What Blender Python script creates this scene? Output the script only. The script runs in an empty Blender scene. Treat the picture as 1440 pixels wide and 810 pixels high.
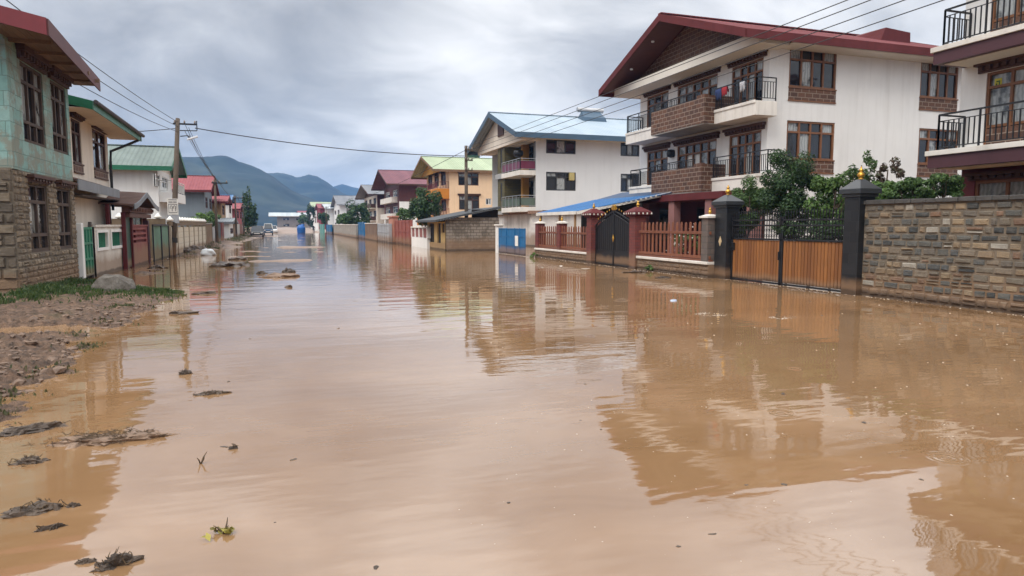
import bpy, bmesh, math, random
import numpy as np
from mathutils import Vector
random.seed(7); RNG = np.random.default_rng(7)
SC = bpy.context.scene; COL = SC.collection
# ------------------------------------------------------------------ camera and measuring
F = 960.0; CX, CY = 720, 405; EYE = 1.8
PITCH = math.radians(5.3); YAW = math.radians(18.6)
fw = np.array([math.sin(YAW)*math.cos(PITCH), math.cos(YAW)*math.cos(PITCH), -math.sin(PITCH)])
rt = np.array([math.cos(YAW), -math.sin(YAW), 0.0]); up = np.cross(rt, fw)
CAMP = np.array([0, 0, EYE])
def ray(px, py): return fw + (px-CX)/F*rt + (CY-py)/F*up
def onX(px, py, X):            # (Y, z) where a sight line meets the street-parallel plane at X
    d = ray(px, py); p = CAMP + d*(X/d[0]); return p[1], p[2]
def onY(px, py, Y):            # (X, z) on a plane across the street
    d = ray(px, py); p = CAMP + d*(Y/d[1]); return p[0], p[2]
def onZ(px, py, z=0.0):        # (X, Y) on a level plane
    d = ray(px, py); p = CAMP + d*((z-EYE)/d[2]); return p[0], p[1]
def U(a, b): return random.uniform(a, b)
# ------------------------------------------------------------------ materials
def nmat(name):
    m = bpy.data.materials.new(name); m.use_nodes = True
    nt = m.node_tree; b = nt.nodes['Principled BSDF']
    return m, nt, b
def N(nt, t, **k):
    n = nt.nodes.new(t)
    for a, v in k.items():
        if a in n.inputs: n.inputs[a].default_value = v
        else: setattr(n, a, v)
    return n
def L(nt, a, b): nt.links.new(a, b)
def mth(nt, op, a, b=None, clamp=False):
    n = nt.nodes.new('ShaderNodeMath'); n.operation = op; n.use_clamp = clamp
    for i, v in enumerate((a, b)):
        if v is None: continue
        if isinstance(v, (int, float)): n.inputs[i].default_value = v
        else: L(nt, v, n.inputs[i])
    return n.outputs[0]
def mixc(nt, f, a, b, blend='MIX'):
    n = nt.nodes.new('ShaderNodeMix'); n.data_type = 'RGBA'; n.blend_type = blend
    for s, v in (('Factor', f), ('A', a), ('B', b)):
        i = [x for x in n.inputs if x.name == s and (x.type == ('VALUE' if s == 'Factor' else 'RGBA'))][0]
        if isinstance(v, (int, float)): i.default_value = v
        elif isinstance(v, (tuple, list)): i.default_value = (*v[:3], 1)
        else: L(nt, v, i)
    return [o for o in n.outputs if o.type == 'RGBA'][0]
def ramp(nt, f, stops, interp='LINEAR'):
    n = nt.nodes.new('ShaderNodeValToRGB'); r = n.color_ramp; r.interpolation = interp
    while len(r.elements) < len(stops): r.elements.new(0.5)
    for e, (p, c) in zip(r.elements, stops):
        e.position = p; e.color = (*c, 1) if isinstance(c, (tuple, list)) else (c, c, c, 1)
    L(nt, f, n.inputs[0]); return n.outputs[0]
def wpos(nt):
    g = N(nt, 'ShaderNodeNewGeometry'); return g.outputs['Position'], g
def noise(nt, vec, scale, detail=5, rough=.55, sc=None):
    if sc is not None:
        mp = N(nt, 'ShaderNodeMapping'); mp.inputs['Scale'].default_value = sc; L(nt, vec, mp.inputs['Vector']); vec = mp.outputs[0]
    n = N(nt, 'ShaderNodeTexNoise'); n.inputs['Scale'].default_value = scale; n.inputs['Detail'].default_value = detail; n.inputs['Roughness'].default_value = rough
    L(nt, vec, n.inputs['Vector']); return n.outputs['Fac']
def wall_uv(nt, pos):          # runs along any axis-aligned wall: (x+y, z)
    s = N(nt, 'ShaderNodeSeparateXYZ'); L(nt, pos, s.inputs[0])
    c = N(nt, 'ShaderNodeCombineXYZ'); L(nt, mth(nt, 'ADD', s.outputs[0], s.outputs[1]), c.inputs[0]); L(nt, s.outputs[2], c.inputs[1])
    return c.outputs[0], s
MUD = (.23, .14, .08)
def bumpn(nt, b, h, dist, strength=1.0):
    n = N(nt, 'ShaderNodeBump'); n.inputs['Strength'].default_value = strength; n.inputs['Distance'].default_value = dist
    L(nt, h, n.inputs['Height']); L(nt, n.outputs[0], b.inputs['Normal']); return n
def mudline(nt, pos, s, col, top):   # mud left by the flood up to an uneven line
    nz = noise(nt, pos, 1.6, 5)
    f = mth(nt, 'SUBTRACT', top, mth(nt, 'SUBTRACT', s.outputs[2], mth(nt, 'MULTIPLY', nz, top*1.2)))
    f = mth(nt, 'MULTIPLY', mth(nt, 'MULTIPLY', f, 1.5/top, True), .72)
    col = mixc(nt, f, col, MUD)      # then the soaked strip just above the water
    wet = mth(nt, 'MULTIPLY', mth(nt, 'SUBTRACT', .09, mth(nt, 'SUBTRACT', s.outputs[2], mth(nt, 'MULTIPLY', nz, .16))), 14.0, True)
    return mixc(nt, mth(nt, 'MULTIPLY', wet, .72), col, (.045,.03,.02))
def plain(name, c, rough=.7, var=.18, scale=1.2, streak=0.0, mud=0.0, bump=0.0, metal=0.0, spec=.4):
    m, nt, b = nmat(name); pos, g = wpos(nt); uv, s = wall_uv(nt, pos)
    a = tuple(x*(1-var) for x in c); d = tuple(min(1, x*(1+var*.6)) for x in c)
    col = mixc(nt, ramp(nt, noise(nt, pos, scale, 6, .62), [(.3, 0.), (.7, 1.)]), a, d)
    fine = noise(nt, pos, scale*9, 4, .6)
    col = mixc(nt, mth(nt, 'MULTIPLY', fine, var*.7), col, tuple(x*.55 for x in c))
    if streak:
        st = ramp(nt, noise(nt, uv, 1.0, 5, .6, (2.6, .16, 1)), [(.5, 0.), (.75, 1.)])
        col = mixc(nt, mth(nt, 'MULTIPLY', st, streak), col, tuple(x*.5*k for x, k in zip(c, (1, .94, .86))))
    if mud: col = mudline(nt, pos, s, col, mud)
    L(nt, col, b.inputs['Base Color']); b.inputs['Roughness'].default_value = rough; b.inputs['Metallic'].default_value = metal
    b.inputs['Specular IOR Level'].default_value = spec
    if bump: bumpn(nt, b, mth(nt, 'ADD', noise(nt, pos, 14, 5), mth(nt, 'MULTIPLY', noise(nt, pos, 60, 3), .5)), bump)
    return m
def bricky(name, c1, c2, mortar, bw, bh, msize=.012, rough=.8, bump=.012, mud=0.0, warp=.02, patch=None, off=.5):
    m, nt, b = nmat(name); pos, g = wpos(nt); uv, s = wall_uv(nt, pos)
    w = N(nt, 'ShaderNodeTexNoise'); w.inputs['Scale'].default_value = 3.0; L(nt, pos, w.inputs['Vector'])
    v = N(nt, 'ShaderNodeVectorMath', operation='MULTIPLY_ADD'); L(nt, w.outputs['Color'], v.inputs[0]); v.inputs[1].default_value = (warp, warp, 0); L(nt, uv, v.inputs[2])
    t = N(nt, 'ShaderNodeTexBrick'); L(nt, v.outputs[0], t.inputs['Vector']); t.offset = off
    for k, val in (('Color1', (0, 0, 0, 1)), ('Color2', (1, 1, 1, 1)), ('Mortar', (.5, .5, .5, 1))): t.inputs[k].default_value = val
    t.inputs['Scale'].default_value = 1; t.inputs['Brick Width'].default_value = bw; t.inputs['Row Height'].default_value = bh
    t.inputs['Mortar Size'].default_value = msize; t.inputs['Mortar Smooth'].default_value = .3
    col = mixc(nt, t.outputs['Color'], c1, c2)
    col = mixc(nt, mth(nt, 'MULTIPLY', noise(nt, pos, 7, 6, .65), .75), col, tuple(x*.45 for x in c1))
    if patch:
        pf = ramp(nt, noise(nt, pos, 1.5, 9, .72), [(.45, 0.), (.53, 1.)]); col = mixc(nt, mth(nt, 'MULTIPLY', pf, .8), col, patch)
    col = mixc(nt, t.outputs['Fac'], col, mortar)
    if mud: col = mudline(nt, pos, s, col, mud)
    L(nt, col, b.inputs['Base Color']); b.inputs['Roughness'].default_value = rough
    h = mth(nt, 'ADD', mth(nt, 'SUBTRACT', 1, t.outputs['Fac']), mth(nt, 'MULTIPLY', noise(nt, pos, 25, 5), .5)); bumpn(nt, b, h, bump)
    return m
def stone(name, stops, rough=.8, mud=.35, dark=.4):      # one colour per stone, each stone being its own island of the mesh
    m, nt, b = nmat(name); pos, g = wpos(nt); uv, s = wall_uv(nt, pos)
    col = ramp(nt, g.outputs['Random Per Island'], stops, 'CONSTANT')
    col = mixc(nt, mth(nt, 'MULTIPLY', noise(nt, pos, 9, 7, .7), 1.0), col, mixc(nt, .62, col, (.02, .02, .018)))
    ly = ramp(nt, noise(nt, uv, 6, 6, .7, (.7, 3, 1)), [(.5, 0.), (.72, 1.)])
    col = mixc(nt, mth(nt, 'MULTIPLY', ly, .35), col, (.33, .29, .24))
    damp = ramp(nt, noise(nt, pos, .8, 5, .6), [(.45, 0.), (.7, 1.)]); col = mixc(nt, mth(nt, 'MULTIPLY', damp, dark), col, (.05, .045, .038))
    if mud: col = mudline(nt, pos, s, col, mud)
    L(nt, col, b.inputs['Base Color']); b.inputs['Roughness'].default_value = rough
    bumpn(nt, b, noise(nt, pos, 22, 7, .7), .03); return m
def planks(name, c, c2, rough=.5, mud=0.0, axis=2):      # wood: colour per plank, grain along the length
    m, nt, b = nmat(name); pos, g = wpos(nt); uv, s = wall_uv(nt, pos)
    col = mixc(nt, g.outputs['Random Per Island'], c, c2)
    sc = [30, 30, 30]; sc[axis] = 1.5
    gr = noise(nt, pos, 1, 5, .65, tuple(sc)); col = mixc(nt, ramp(nt, gr, [(.35, 0.), (.7, .6)]), col, tuple(x*.4 for x in c))
    col = mixc(nt, ramp(nt, noise(nt, pos, 2, 5), [(.5, 0.), (.8, .5)]), col, tuple(x*.5 for x in c))
    if mud: col = mudline(nt, pos, s, col, mud)
    L(nt, col, b.inputs['Base Color']); b.inputs['Roughness'].default_value = rough; bumpn(nt, b, gr, .004); return m
def roofing(name, c, c2, axis, pitch=.25, rough=.45, amp=.02, stain=.35):   # ribbed sheet, ribs across the ridge
    m, nt, b = nmat(name); pos, g = wpos(nt); s = N(nt, 'ShaderNodeSeparateXYZ'); L(nt, pos, s.inputs[0])
    w = mth(nt, 'SINE', mth(nt, 'MULTIPLY', s.outputs[axis], 2*math.pi/pitch))
    col = mixc(nt, ramp(nt, noise(nt, pos, .7, 6, .65), [(.35, 0.), (.65, 1.)]), c, c2)
    sh = mth(nt, 'FLOOR', mth(nt, 'MULTIPLY', s.outputs[axis], 1/ (pitch*4))); wn = N(nt, 'ShaderNodeTexWhiteNoise', noise_dimensions='1D'); L(nt, sh, wn.inputs['W'])
    col = mixc(nt, mth(nt, 'MULTIPLY', wn.outputs['Value'], stain), col, tuple(x*.6 for x in c))
    L(nt, col, b.inputs['Base Color']); b.inputs['Roughness'].default_value = rough+.1; b.inputs['Specular IOR Level'].default_value = .22; bumpn(nt, b, w, amp); return m
def glassmat(name, dark, curtain, share):
    m, nt, b = nmat(name); pos, g = wpos(nt); uv, s = wall_uv(nt, pos); u = N(nt, 'ShaderNodeSeparateXYZ'); L(nt, uv, u.inputs[0])
    nz = noise(nt, pos, 2.5, 4)
    w = mth(nt, 'SINE', mth(nt, 'ADD', mth(nt, 'MULTIPLY', u.outputs[0], 46), mth(nt, 'MULTIPLY', nz, 16)))
    fold = mixc(nt, mth(nt, 'MULTIPLY_ADD', w, .35), tuple(x*.55 for x in curtain), curtain)  # shade of the curtain folds put into the colour as darker bands
    sel = mth(nt, 'LESS_THAN', g.outputs['Random Per Island'], share)
    sel = mth(nt, 'MULTIPLY', sel, ramp(nt, nz, [(.36, .15), (.5, 1.)]))
    L(nt, mixc(nt, sel, dark, fold), b.inputs['Base Color']); b.inputs['Roughness'].default_value = .06; b.inputs['Specular IOR Level'].default_value = .7
    bumpn(nt, b, noise(nt, pos, 1.3, 2), .01); return m
def leafmat(name, a, c, d=None, rough=.55):
    m, nt, b = nmat(name); pos, g = wpos(nt)
    col = ramp(nt, g.outputs['Random Per Island'], [(0., a), (.55, c), (1., d or tuple(x*1.7 for x in c))])
    big = ramp(nt, noise(nt, pos, 1.6, 4), [(.35, 0.), (.7, 1.)]); col = mixc(nt, mth(nt, 'MULTIPLY', big, .4), col, tuple(x*.6 for x in a))
    L(nt, col, b.inputs['Base Color']); b.inputs['Roughness'].default_value = rough; b.inputs['Transmission Weight'].default_value = 0
    tr = N(nt, 'ShaderNodeBsdfTranslucent'); L(nt, col, tr.inputs[0]); ad = N(nt, 'ShaderNodeMixShader'); ad.inputs[0].default_value = .3
    L(nt, b.outputs[0], ad.inputs[1]); L(nt, tr.outputs[0], ad.inputs[2]); L(nt, ad.outputs[0], nt.nodes['Material Output'].inputs[0]); return m
# ------------------------------------------------------------------ mesh building
class FRM:
    def __init__(s, kind, at): s.k, s.a = kind, at
    def p(s, u, z, n):
        if s.k == 'R': return (s.a-n, u, z)      # right row fronts, facing -X
        if s.k == 'L': return (s.a+n, u, z)      # left row fronts, facing +X
        return (u, s.a-n, z)                     # faces across the street, facing -Y
class MB:
    def __init__(s): s.v, s.f = [], []
    def add(s, vs, fs):
        o = len(s.v); s.v += [tuple(map(float, v)) for v in vs]; s.f += [tuple(i+o for i in f) for f in fs]; return s
    def quad(s, *p): return s.add(p, [tuple(range(len(p)))])
    def box(s, x0, x1, y0, y1, z0, z1):
        return s.add([(x0,y0,z0),(x1,y0,z0),(x1,y1,z0),(x0,y1,z0),(x0,y0,z1),(x1,y0,z1),(x1,y1,z1),(x0,y1,z1)],
                     [(0,3,2,1),(4,5,6,7),(0,1,5,4),(1,2,6,5),(2,3,7,6),(3,0,4,7)])
    def bf(s, fr, u0, u1, z0, z1, n0, n1):
        a, b = fr.p(u0, z0, n0), fr.p(u1, z1, n1)
        return s.box(min(a[0],b[0]), max(a[0],b[0]), min(a[1],b[1]), max(a[1],b[1]), min(a[2],b[2]), max(a[2],b[2]))
    def hexa(s, bot, top):       # two matching rings of points
        n = len(bot); return s.add(list(bot)+list(top), [tuple(reversed(range(n))), tuple(range(n, 2*n))]+[(i, (i+1)%n, n+(i+1)%n, n+i) for i in range(n)])
    def slab(s, pts, t):         # thickened downward polygon
        return s.hexa([(x, y, z-t) for x, y, z in pts], pts)
    def bar(s, a, b, w, h=None):  # square bar between two points
        a, b = Vector(a), Vector(b); d = (b-a).normalized(); r = Vector((0,0,1)) if abs(d.z) < .9 else Vector((0,1,0))
        x = d.cross(r).normalized()*w/2; y = x.cross(d).normalized()*(h or w)/2
        return s.hexa([a-x-y, a+x-y, a+x+y, a-x+y], [b-x-y, b+x-y, b+x+y, b-x+y])
    def tube(s, pts, r, n=8, caps=True):
        pts = [Vector(p) for p in pts]; rs = r if isinstance(r, (list, tuple)) else [r]*len(pts); vs, fs = [], []
        for i, p in enumerate(pts):
            d = (pts[min(i+1, len(pts)-1)]-pts[max(i-1, 0)]).normalized(); ref = Vector((0,0,1)) if abs(d.z) < .95 else Vector((1,0,0))
            x = d.cross(ref).normalized(); y = x.cross(d)
            for k in range(n): a = 2*math.pi*k/n; vs.append(p+(x*math.cos(a)+y*math.sin(a))*rs[i])
        for i in range(len(pts)-1):
            for k in range(n): fs.append((i*n+k, i*n+(k+1)%n, (i+1)*n+(k+1)%n, (i+1)*n+k))
        if caps: fs += [tuple(reversed(range(n))), tuple(range((len(pts)-1)*n, len(pts)*n))]
        return s.add(vs, fs)
    def lathe(s, c, prof, n=14):  # (radius, height) profile about a vertical axis
        vs, fs = [], []
        for r, h in prof:
            for k in range(n): a = 2*math.pi*k/n; vs.append((c[0]+r*math.cos(a), c[1]+r*math.sin(a), c[2]+h))
        for i in range(len(prof)-1):
            for k in range(n): fs.append((i*n+k, i*n+(k+1)%n, (i+1)*n+(k+1)%n, (i+1)*n+k))
        fs += [tuple(reversed(range(n))), tuple(range((len(prof)-1)*n, len(prof)*n))]; return s.add(vs, fs)
    def pyramid(s, x0, x1, y0, y1, z0, z1, k=.12):
        cx, cy, a, b = (x0+x1)/2, (y0+y1)/2, (x1-x0)/2*k, (y1-y0)/2*k
        return s.hexa([(x0,y0,z0),(x1,y0,z0),(x1,y1,z0),(x0,y1,z0)], [(cx-a,cy-b,z1),(cx+a,cy-b,z1),(cx+a,cy+b,z1),(cx-a,cy+b,z1)])
    def wall(s, fr, u0, u1, z0, z1, ops, d=.15):   # a wall face with real recessed openings
        us = sorted({u0, u1, *[min(max(x, u0), u1) for o in ops for x in o[:2]]}); zs = sorted({z0, z1, *[min(max(x, z0), z1) for o in ops for x in o[2:4]]})
        for a, b in zip(us, us[1:]):
            for c, e in zip(zs, zs[1:]):
                if b-a < 1e-4 or e-c < 1e-4: continue
                m, k = (a+b)/2, (c+e)/2
                if any(o[0] < m < o[1] and o[2] < k < o[3] for o in ops): continue
                s.quad(fr.p(a,c,0), fr.p(b,c,0), fr.p(b,e,0), fr.p(a,e,0))
        for a, b, c, e in [o[:4] for o in ops]:
            q = [(a,c),(b,c),(b,e),(a,e)]
            for (p, r), (p2, r2) in zip(q, q[1:]+q[:1]): s.quad(fr.p(p,r,0), fr.p(p2,r2,0), fr.p(p2,r2,-d), fr.p(p,r,-d))
            s.quad(*[fr.p(x, z, -d-.004) for x, z in q])
        return s
    def stones(s, fr, u0, u1, z0, z1, ops=(), h=.17, w=.3, out=.03, gap=.02):
        z = z0
        while z < z1-.03:
            hh = min(h*U(.86, 1.15), z1-z); u = u0 - U(0, w*.6)
            if z1-z-hh < .05: hh = z1-z
            while u < u1:
                ww = w*U(.6, 1.45); a, b = max(u, u0), min(u+ww, u1); u += ww
                zc = z+hh/2; hit = [o for o in ops if o[2]-.02 < zc < o[3]+.02 and o[0] < b and o[1] > a]
                for o in hit:
                    if a >= o[0]-.02 and b <= o[1]+.02: a = b
                    elif (a+b)/2 < (o[0]+o[1])/2: b = min(b, o[0])
                    else: a = max(a, o[1])
                if b-a < .07: continue
                j = lambda: U(0, .012); g = gap/2; e = out*U(.5, 1.3); c = .016+.012*random.random()
                A, B, C, D = a+g+j(), b-g-j(), z+g+j(), z+hh-g-j()
                bk = [(A, C), (B, C), (B, D), (A, D)]; ft = [(A+c*U(.6,1.5), C+c*U(.6,1.5)), (B-c*U(.6,1.5), C+c*U(.6,1.5)), (B-c*U(.6,1.5), D-c*U(.6,1.5)), (A+c*U(.6,1.5), D-c*U(.6,1.5))]
                if random.random() < .06 and D-C > .1 and B-A > .16:      # two thin stones one above the other
                    M_ = C+(D-C)*U(.4, .6)
                    for lo, hi in ((C, M_-g), (M_+g, D)): s.hexa([fr.p(x, y, -.01) for x, y in ((A, lo), (B, lo), (B, hi), (A, hi))], [fr.p(x, y, e*U(.7, 1.3)) for x, y in ((A+c, lo+c*.7), (B-c, lo+c*U(.5, 1)), (B-c*U(.6, 1.5), hi-c*.7), (A+c, hi-c*.8))])
                    continue
                s.hexa([fr.p(x, y, -.01) for x, y in bk], [fr.p(x, y, e*U(.75, 1.2)) for x, y in ft])
            z += hh
        return s
ORG = {}
KILL = []
def link(o): COL.objects.link(o); return o
def tag(o, label, cat, group=None, kind='thing'):
    o['label'] = label; o['category'] = cat; o['kind'] = kind
    if group: o['group'] = group
    return o
def thing(name, label, cat, loc, group=None):
    o = link(bpy.data.objects.new(name, None)); o.location = loc; o.empty_display_size = .2; ORG[o.name] = Vector(loc); tag(o, label, cat, group); return o
def part(name, mb, mat, parent=None, bevel=0, smooth=False, loc=None, norm=True, label=None):
    org = ORG[parent.name] if parent else Vector(loc or (0, 0, 0))
    me = bpy.data.meshes.new(name)
    me.from_pydata([(x-org.x, y-org.y, z-org.z) for x, y, z in mb.v], [], mb.f)
    if norm and len(mb.f) < 60000:
        bm = bmesh.new(); bm.from_mesh(me); bmesh.ops.recalc_face_normals(bm, faces=bm.faces); bm.to_mesh(me); bm.free()
    me.materials.append(mat)
    if smooth: me.polygons.foreach_set('use_smooth', [True]*len(me.polygons))
    o = link(bpy.data.objects.new(name, me))
    if parent: o.parent = parent
    else: o.location = org
    ORG[o.name] = org
    if bevel:
        m = o.modifiers.new('bevel', 'BEVEL'); m.width = bevel; m.segments = 2; m.limit_method = 'ANGLE'
    if label: o['label'] = label
    return o
def copy_tree(o, parent=None):
    c = o.copy(); link(c); ORG[c.name] = ORG[o.name]
    if parent: c.parent = parent
    for ch in [x for x in o.children]: copy_tree(ch, c)
    return c
# ------------------------------------------------------------------ shared palette
W_WHITE = plain('white_render', (.76,.752,.728), .85, .07, .4, .26, 0, .003)
W_GREY = plain('pale_grey_render', (.64,.645,.64), .85, .06, .4, .16, 0, .003)
W_CREAM = plain('cream_render', (.68,.61,.52), .85, .12, .5, .3, .3, .003)
W_PEACH = plain('peach_render', (.74,.53,.34), .85, .1, .5, .22, 0, .003)
TRIM = plain('white_concrete', (.70,.66,.60), .8, .16, .8, .5, 0, .003)
MAROON = plain('maroon_paint', (.115,.024,.025), .7, .25, .8, .4, spec=.2)
DKMAROON = plain('dark_maroon_paint', (.075,.028,.034), .55, .2, .8, .3)
REDWALL = plain('dark_red_wall', (.14,.022,.025), .7, .2, .8, .3)
WOOD = plain('window_wood', (.20,.082,.033), .5, .25, 3, .2)
WOODDK = plain('dark_carved_wood', (.075,.03,.018), .6, .3, 3, .2)
IRON = plain('black_iron', (.012,.012,.014), .45, .2, 3)
GOLD = plain('gold_paint', (.55,.30,.05), .28, .3, 6, metal=.75)
BRICK = bricky('brick_tiles', (.165,.072,.038), (.062,.029,.020), (.26,.19,.145), .40, .205, .02, .7, .04)
REDBRICK = bricky('red_painted_brick', (.22,.045,.035), (.15,.035,.03), (.10,.03,.025), .3, .12, .012, .65, .012, .45)
GLASS = glassmat('window_glass', (.012,.013,.016), (.40,.42,.41), .55)
GLASSDK = glassmat('dark_window_glass', (.016,.016,.017), (.30,.30,.28), .38)
SOFFIT = plain('white_soffit', (.66,.62,.55), .85, .1, .6, .1)
BRNSOFFIT = planks('brown_soffit', (.15,.055,.035), (.11,.04,.025), .6, 0, 0)
SHADEIN = plain('painted_interior_shade', (.02,.015,.012), .9)  # interior shade put into a flat near-black colour
CONC = plain('grey_concrete', (.30,.28,.25), .85, .25, 1.5, .4, .3, .006)
FOLI = leafmat('leaves_dark', (.020,.042,.014), (.04,.085,.022))
FOLI2 = leafmat('leaves_mid', (.035,.07,.018), (.07,.13,.03))
FOLI3 = leafmat('leaves_bright', (.05,.10,.02), (.10,.18,.035))
BARK = plain('bark', (.09,.065,.045), .9, .35, 6, 0, 0, .02)
# ------------------------------------------------------------------ building helpers
def window(par, fr, u0, u1, z0, z1, cols=3, transom=.28, wood=WOOD, glass=GLASS, d=.15, fwid=.085, low=0.0, label=None, cornice=None, skirt=None, open_col=None, bev=0):
    """frame bars set in the opening; panes are children, one island per sash"""
    m, g = MB(), MB(); H = z1-z0; a, b = -d+.03, -.03; g0 = -d+.05
    m.bf(fr, u0, u1, z0, z0+fwid, a, b); m.bf(fr, u0, u1, z1-fwid, z1, a, b)
    m.bf(fr, u0, u0+fwid, z0+fwid, z1-fwid, a, b); m.bf(fr, u1-fwid, u1, z0+fwid, z1-fwid, a, b)
    zt = z1-fwid-(H*transom if transom else 0); zb = z0+fwid+(H*low if low else 0)
    if transom: m.bf(fr, u0+fwid, u1-fwid, zt-fwid/2, zt+fwid/2, a+.004, b-.004)
    if low: m.bf(fr, u0+fwid, u1-fwid, zb-fwid/2, zb+fwid/2, a+.004, b-.004)
    w = (u1-u0-2*fwid)/cols
    for i in range(cols):
        x0, x1 = u0+fwid+i*w, u0+fwid+(i+1)*w
        if i: m.bf(fr, x0-fwid/2, x0+fwid/2, z0+fwid, z1-fwid, a+.007, b-.007)
        rows = [z0+fwid]+([zb] if low else [])+([zt] if transom else [])+[z1-fwid]
        for c, e in zip(rows, rows[1:]):
            if open_col and i in open_col and e < z1-fwid-.01: continue
            g.quad(*[fr.p(x, z, g0) for x, z in ((x0, c), (x1, c), (x1, e), (x0, e))])
    o = part('window', m, wood, par, bevel=bev, label=label); part('pane', g, glass, o, norm=False)
    if cornice:
        c = MB(); h, e = cornice
        c.bf(fr, u0-e, u1+e, z1+h*.6, z1+h, .003, .2); c.bf(fr, u0-e*.8, u1+e*.8, z1+.01, z1+h*.6, .002, .08)
        n = max(4, int((u1-u0+2*e)/.22)); st = (u1-u0+1.6*e)/n
        for i in range(n): c.bf(fr, u0-e*.8+st*(i+.2), u0-e*.8+st*(i+.75), z1+h*.22, z1+h*.6-.003, .05, .16)
        part('cornice', c, WOODDK, o)
    if skirt:
        k = MB(); k.bf(fr, u0, u1, z0-skirt, z0-.01, -.05, .03); part('brick_skirt', k, BRICK, o)
        k2 = MB(); k2.bf(fr, u0-.02, u1+.02, z0-.045, z0+.012, -.028, .06); k2.bf(fr, u0-.02, u1+.02, z0-skirt-.05, z0-skirt, .002, .05); part('sill', k2, wood, o)
    return o
def railing(par, pts, z0, h=.95, step=.13, r=.012, mat=IRON, mid=True, posts=1.2):
    m = MB()
    for a, b in zip(pts, pts[1:]):
        a3, b3 = Vector((*a, 0)), Vector((*b, 0)); ln = (b3-a3).length; n = max(1, int(ln/step))
        for zz, w in ((h, .045), (h*.82 if mid else h*.99, .022), (.1, .028)): m.bar((*a, z0+zz), (*b, z0+zz), w)
        for i in range(n+1):
            p = a3.lerp(b3, i/n); post = i in (0, n) or (posts and i % max(1, int(posts/step)) == 0)
            m.bar((p.x, p.y, z0+(0 if post else .1)), (p.x, p.y, z0+(h if post else h*.82)), .04 if post else r*2)
    return part('railing', m, mat, par)
def gable(par, x0, x1, y0, y1, ze, zr, axis, roofm, fasm, th=.07, fh=.24, soff=None, off=0.0):
    """two-slope roof over the outline x0..x1, y0..y1; the ridge runs along axis"""
    r, f = MB(), MB()
    if axis == 'x':
        ym = (y0+y1)/2+off; R = [(x0, ym, zr), (x1, ym, zr)]
        r.slab([(x0,y0,ze), (x1,y0,ze), R[1], R[0]], th); r.slab([R[0], R[1], (x1,y1,ze), (x0,y1,ze)], th)
        r.bar((x0-.02, ym, zr+.03), (x1+.02, ym, zr+.03), .3, .05)
        for y in (y0, y1): f.box(x0, x1, y-.03 if y == y0 else y+.002, y-.002 if y == y0 else y+.03, ze-fh, ze+.01)
        for x in (x0, x1):
            s = -1 if x == x0 else 1
            for ya in (y0, y1): f.hexa([(x+s*.004, ya, ze-fh), (x+s*.035, ya, ze-fh), (x+s*.035, ym, zr-fh), (x+s*.004, ym, zr-fh)], [(x+s*.004, ya, ze+.02), (x+s*.035, ya, ze+.02), (x+s*.035, ym, zr+.02), (x+s*.004, ym, zr+.02)])
    else:
        xm = (x0+x1)/2+off; R = [(xm, y0, zr), (xm, y1, zr)]
        r.slab([(x0,y0,ze), R[0], R[1], (x0,y1,ze)], th); r.slab([R[0], (x1,y0,ze), (x1,y1,ze), R[1]], th)
        r.bar((xm, y0-.02, zr+.03), (xm, y1+.02, zr+.03), .3, .05)
        for x in (x0, x1): f.box(x-.03 if x == x0 else x+.002, x-.002 if x == x0 else x+.03, y0, y1, ze-fh, ze+.01)
        for y in (y0, y1):
            s = -1 if y == y0 else 1
            for xa in (x0, x1): f.hexa([(xa, y+s*.004, ze-fh), (xa, y+s*.035, ze-fh), (xm, y+s*.035, zr-fh), (xm, y+s*.004, zr-fh)], [(xa, y+s*.004, ze+.02), (xa, y+s*.035, ze+.02), (xm, y+s*.035, zr+.02), (xm, y+s*.004, zr+.02)])
    o = part('roof', r, roofm, par); part('fascia', f, fasm, o)
    return o
def tri_gable(m, fr, u0, u1, z0, zr, n, off=0.0, t=.1):
    um = (u0+u1)/2+off; m.hexa([fr.p(u0, z0, n-t), fr.p(u1, z0, n-t), fr.p(um, zr, n-t)], [fr.p(u0, z0, n), fr.p(u1, z0, n), fr.p(um, zr, n)])
def leaves(c, r, n, size, clumps=26, flat=.0, fill=.35, seed=0, up_bias=.3):
    """leaf cloud: clumps through an uneven ellipsoid, leaf quads round each clump"""
    g = np.random.default_rng(seed+11); c = np.array(c); r = np.array(r)
    cc = g.normal(size=(clumps, 3)); cc /= np.linalg.norm(cc, axis=1)[:, None]; rad = g.uniform(fill, 1, (clumps, 1))**.6; cc = cc*rad*g.uniform(.72, 1.05, (clumps, 1))
    cs = g.uniform(.2, .38, clumps); k = g.integers(0, clumps, n)
    d = g.normal(size=(n, 3)); d /= np.linalg.norm(d, axis=1)[:, None]; p = c + (cc[k] + d*(cs[k]*g.uniform(.25, 1, n)**.5)[:, None])*r
    nrm = d + np.array([0, 0, up_bias]) + g.normal(size=(n, 3))*.55; nrm /= np.linalg.norm(nrm, axis=1)[:, None]
    t = np.cross(nrm, g.normal(size=(n, 3))); t /= np.linalg.norm(t, axis=1)[:, None]; b = np.cross(nrm, t)
    s = (size*g.uniform(.6, 1.35, n))[:, None]; ln = t*s; wd = b*s*.45
    V = np.stack([p-ln, p-wd+nrm*s*.12, p+ln, p+wd+nrm*s*.12], 1).reshape(-1, 3)
    m = MB(); m.v = [tuple(x) for x in V]; m.f = [tuple(range(4*i, 4*i+4)) for i in range(n)]; return m
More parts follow.
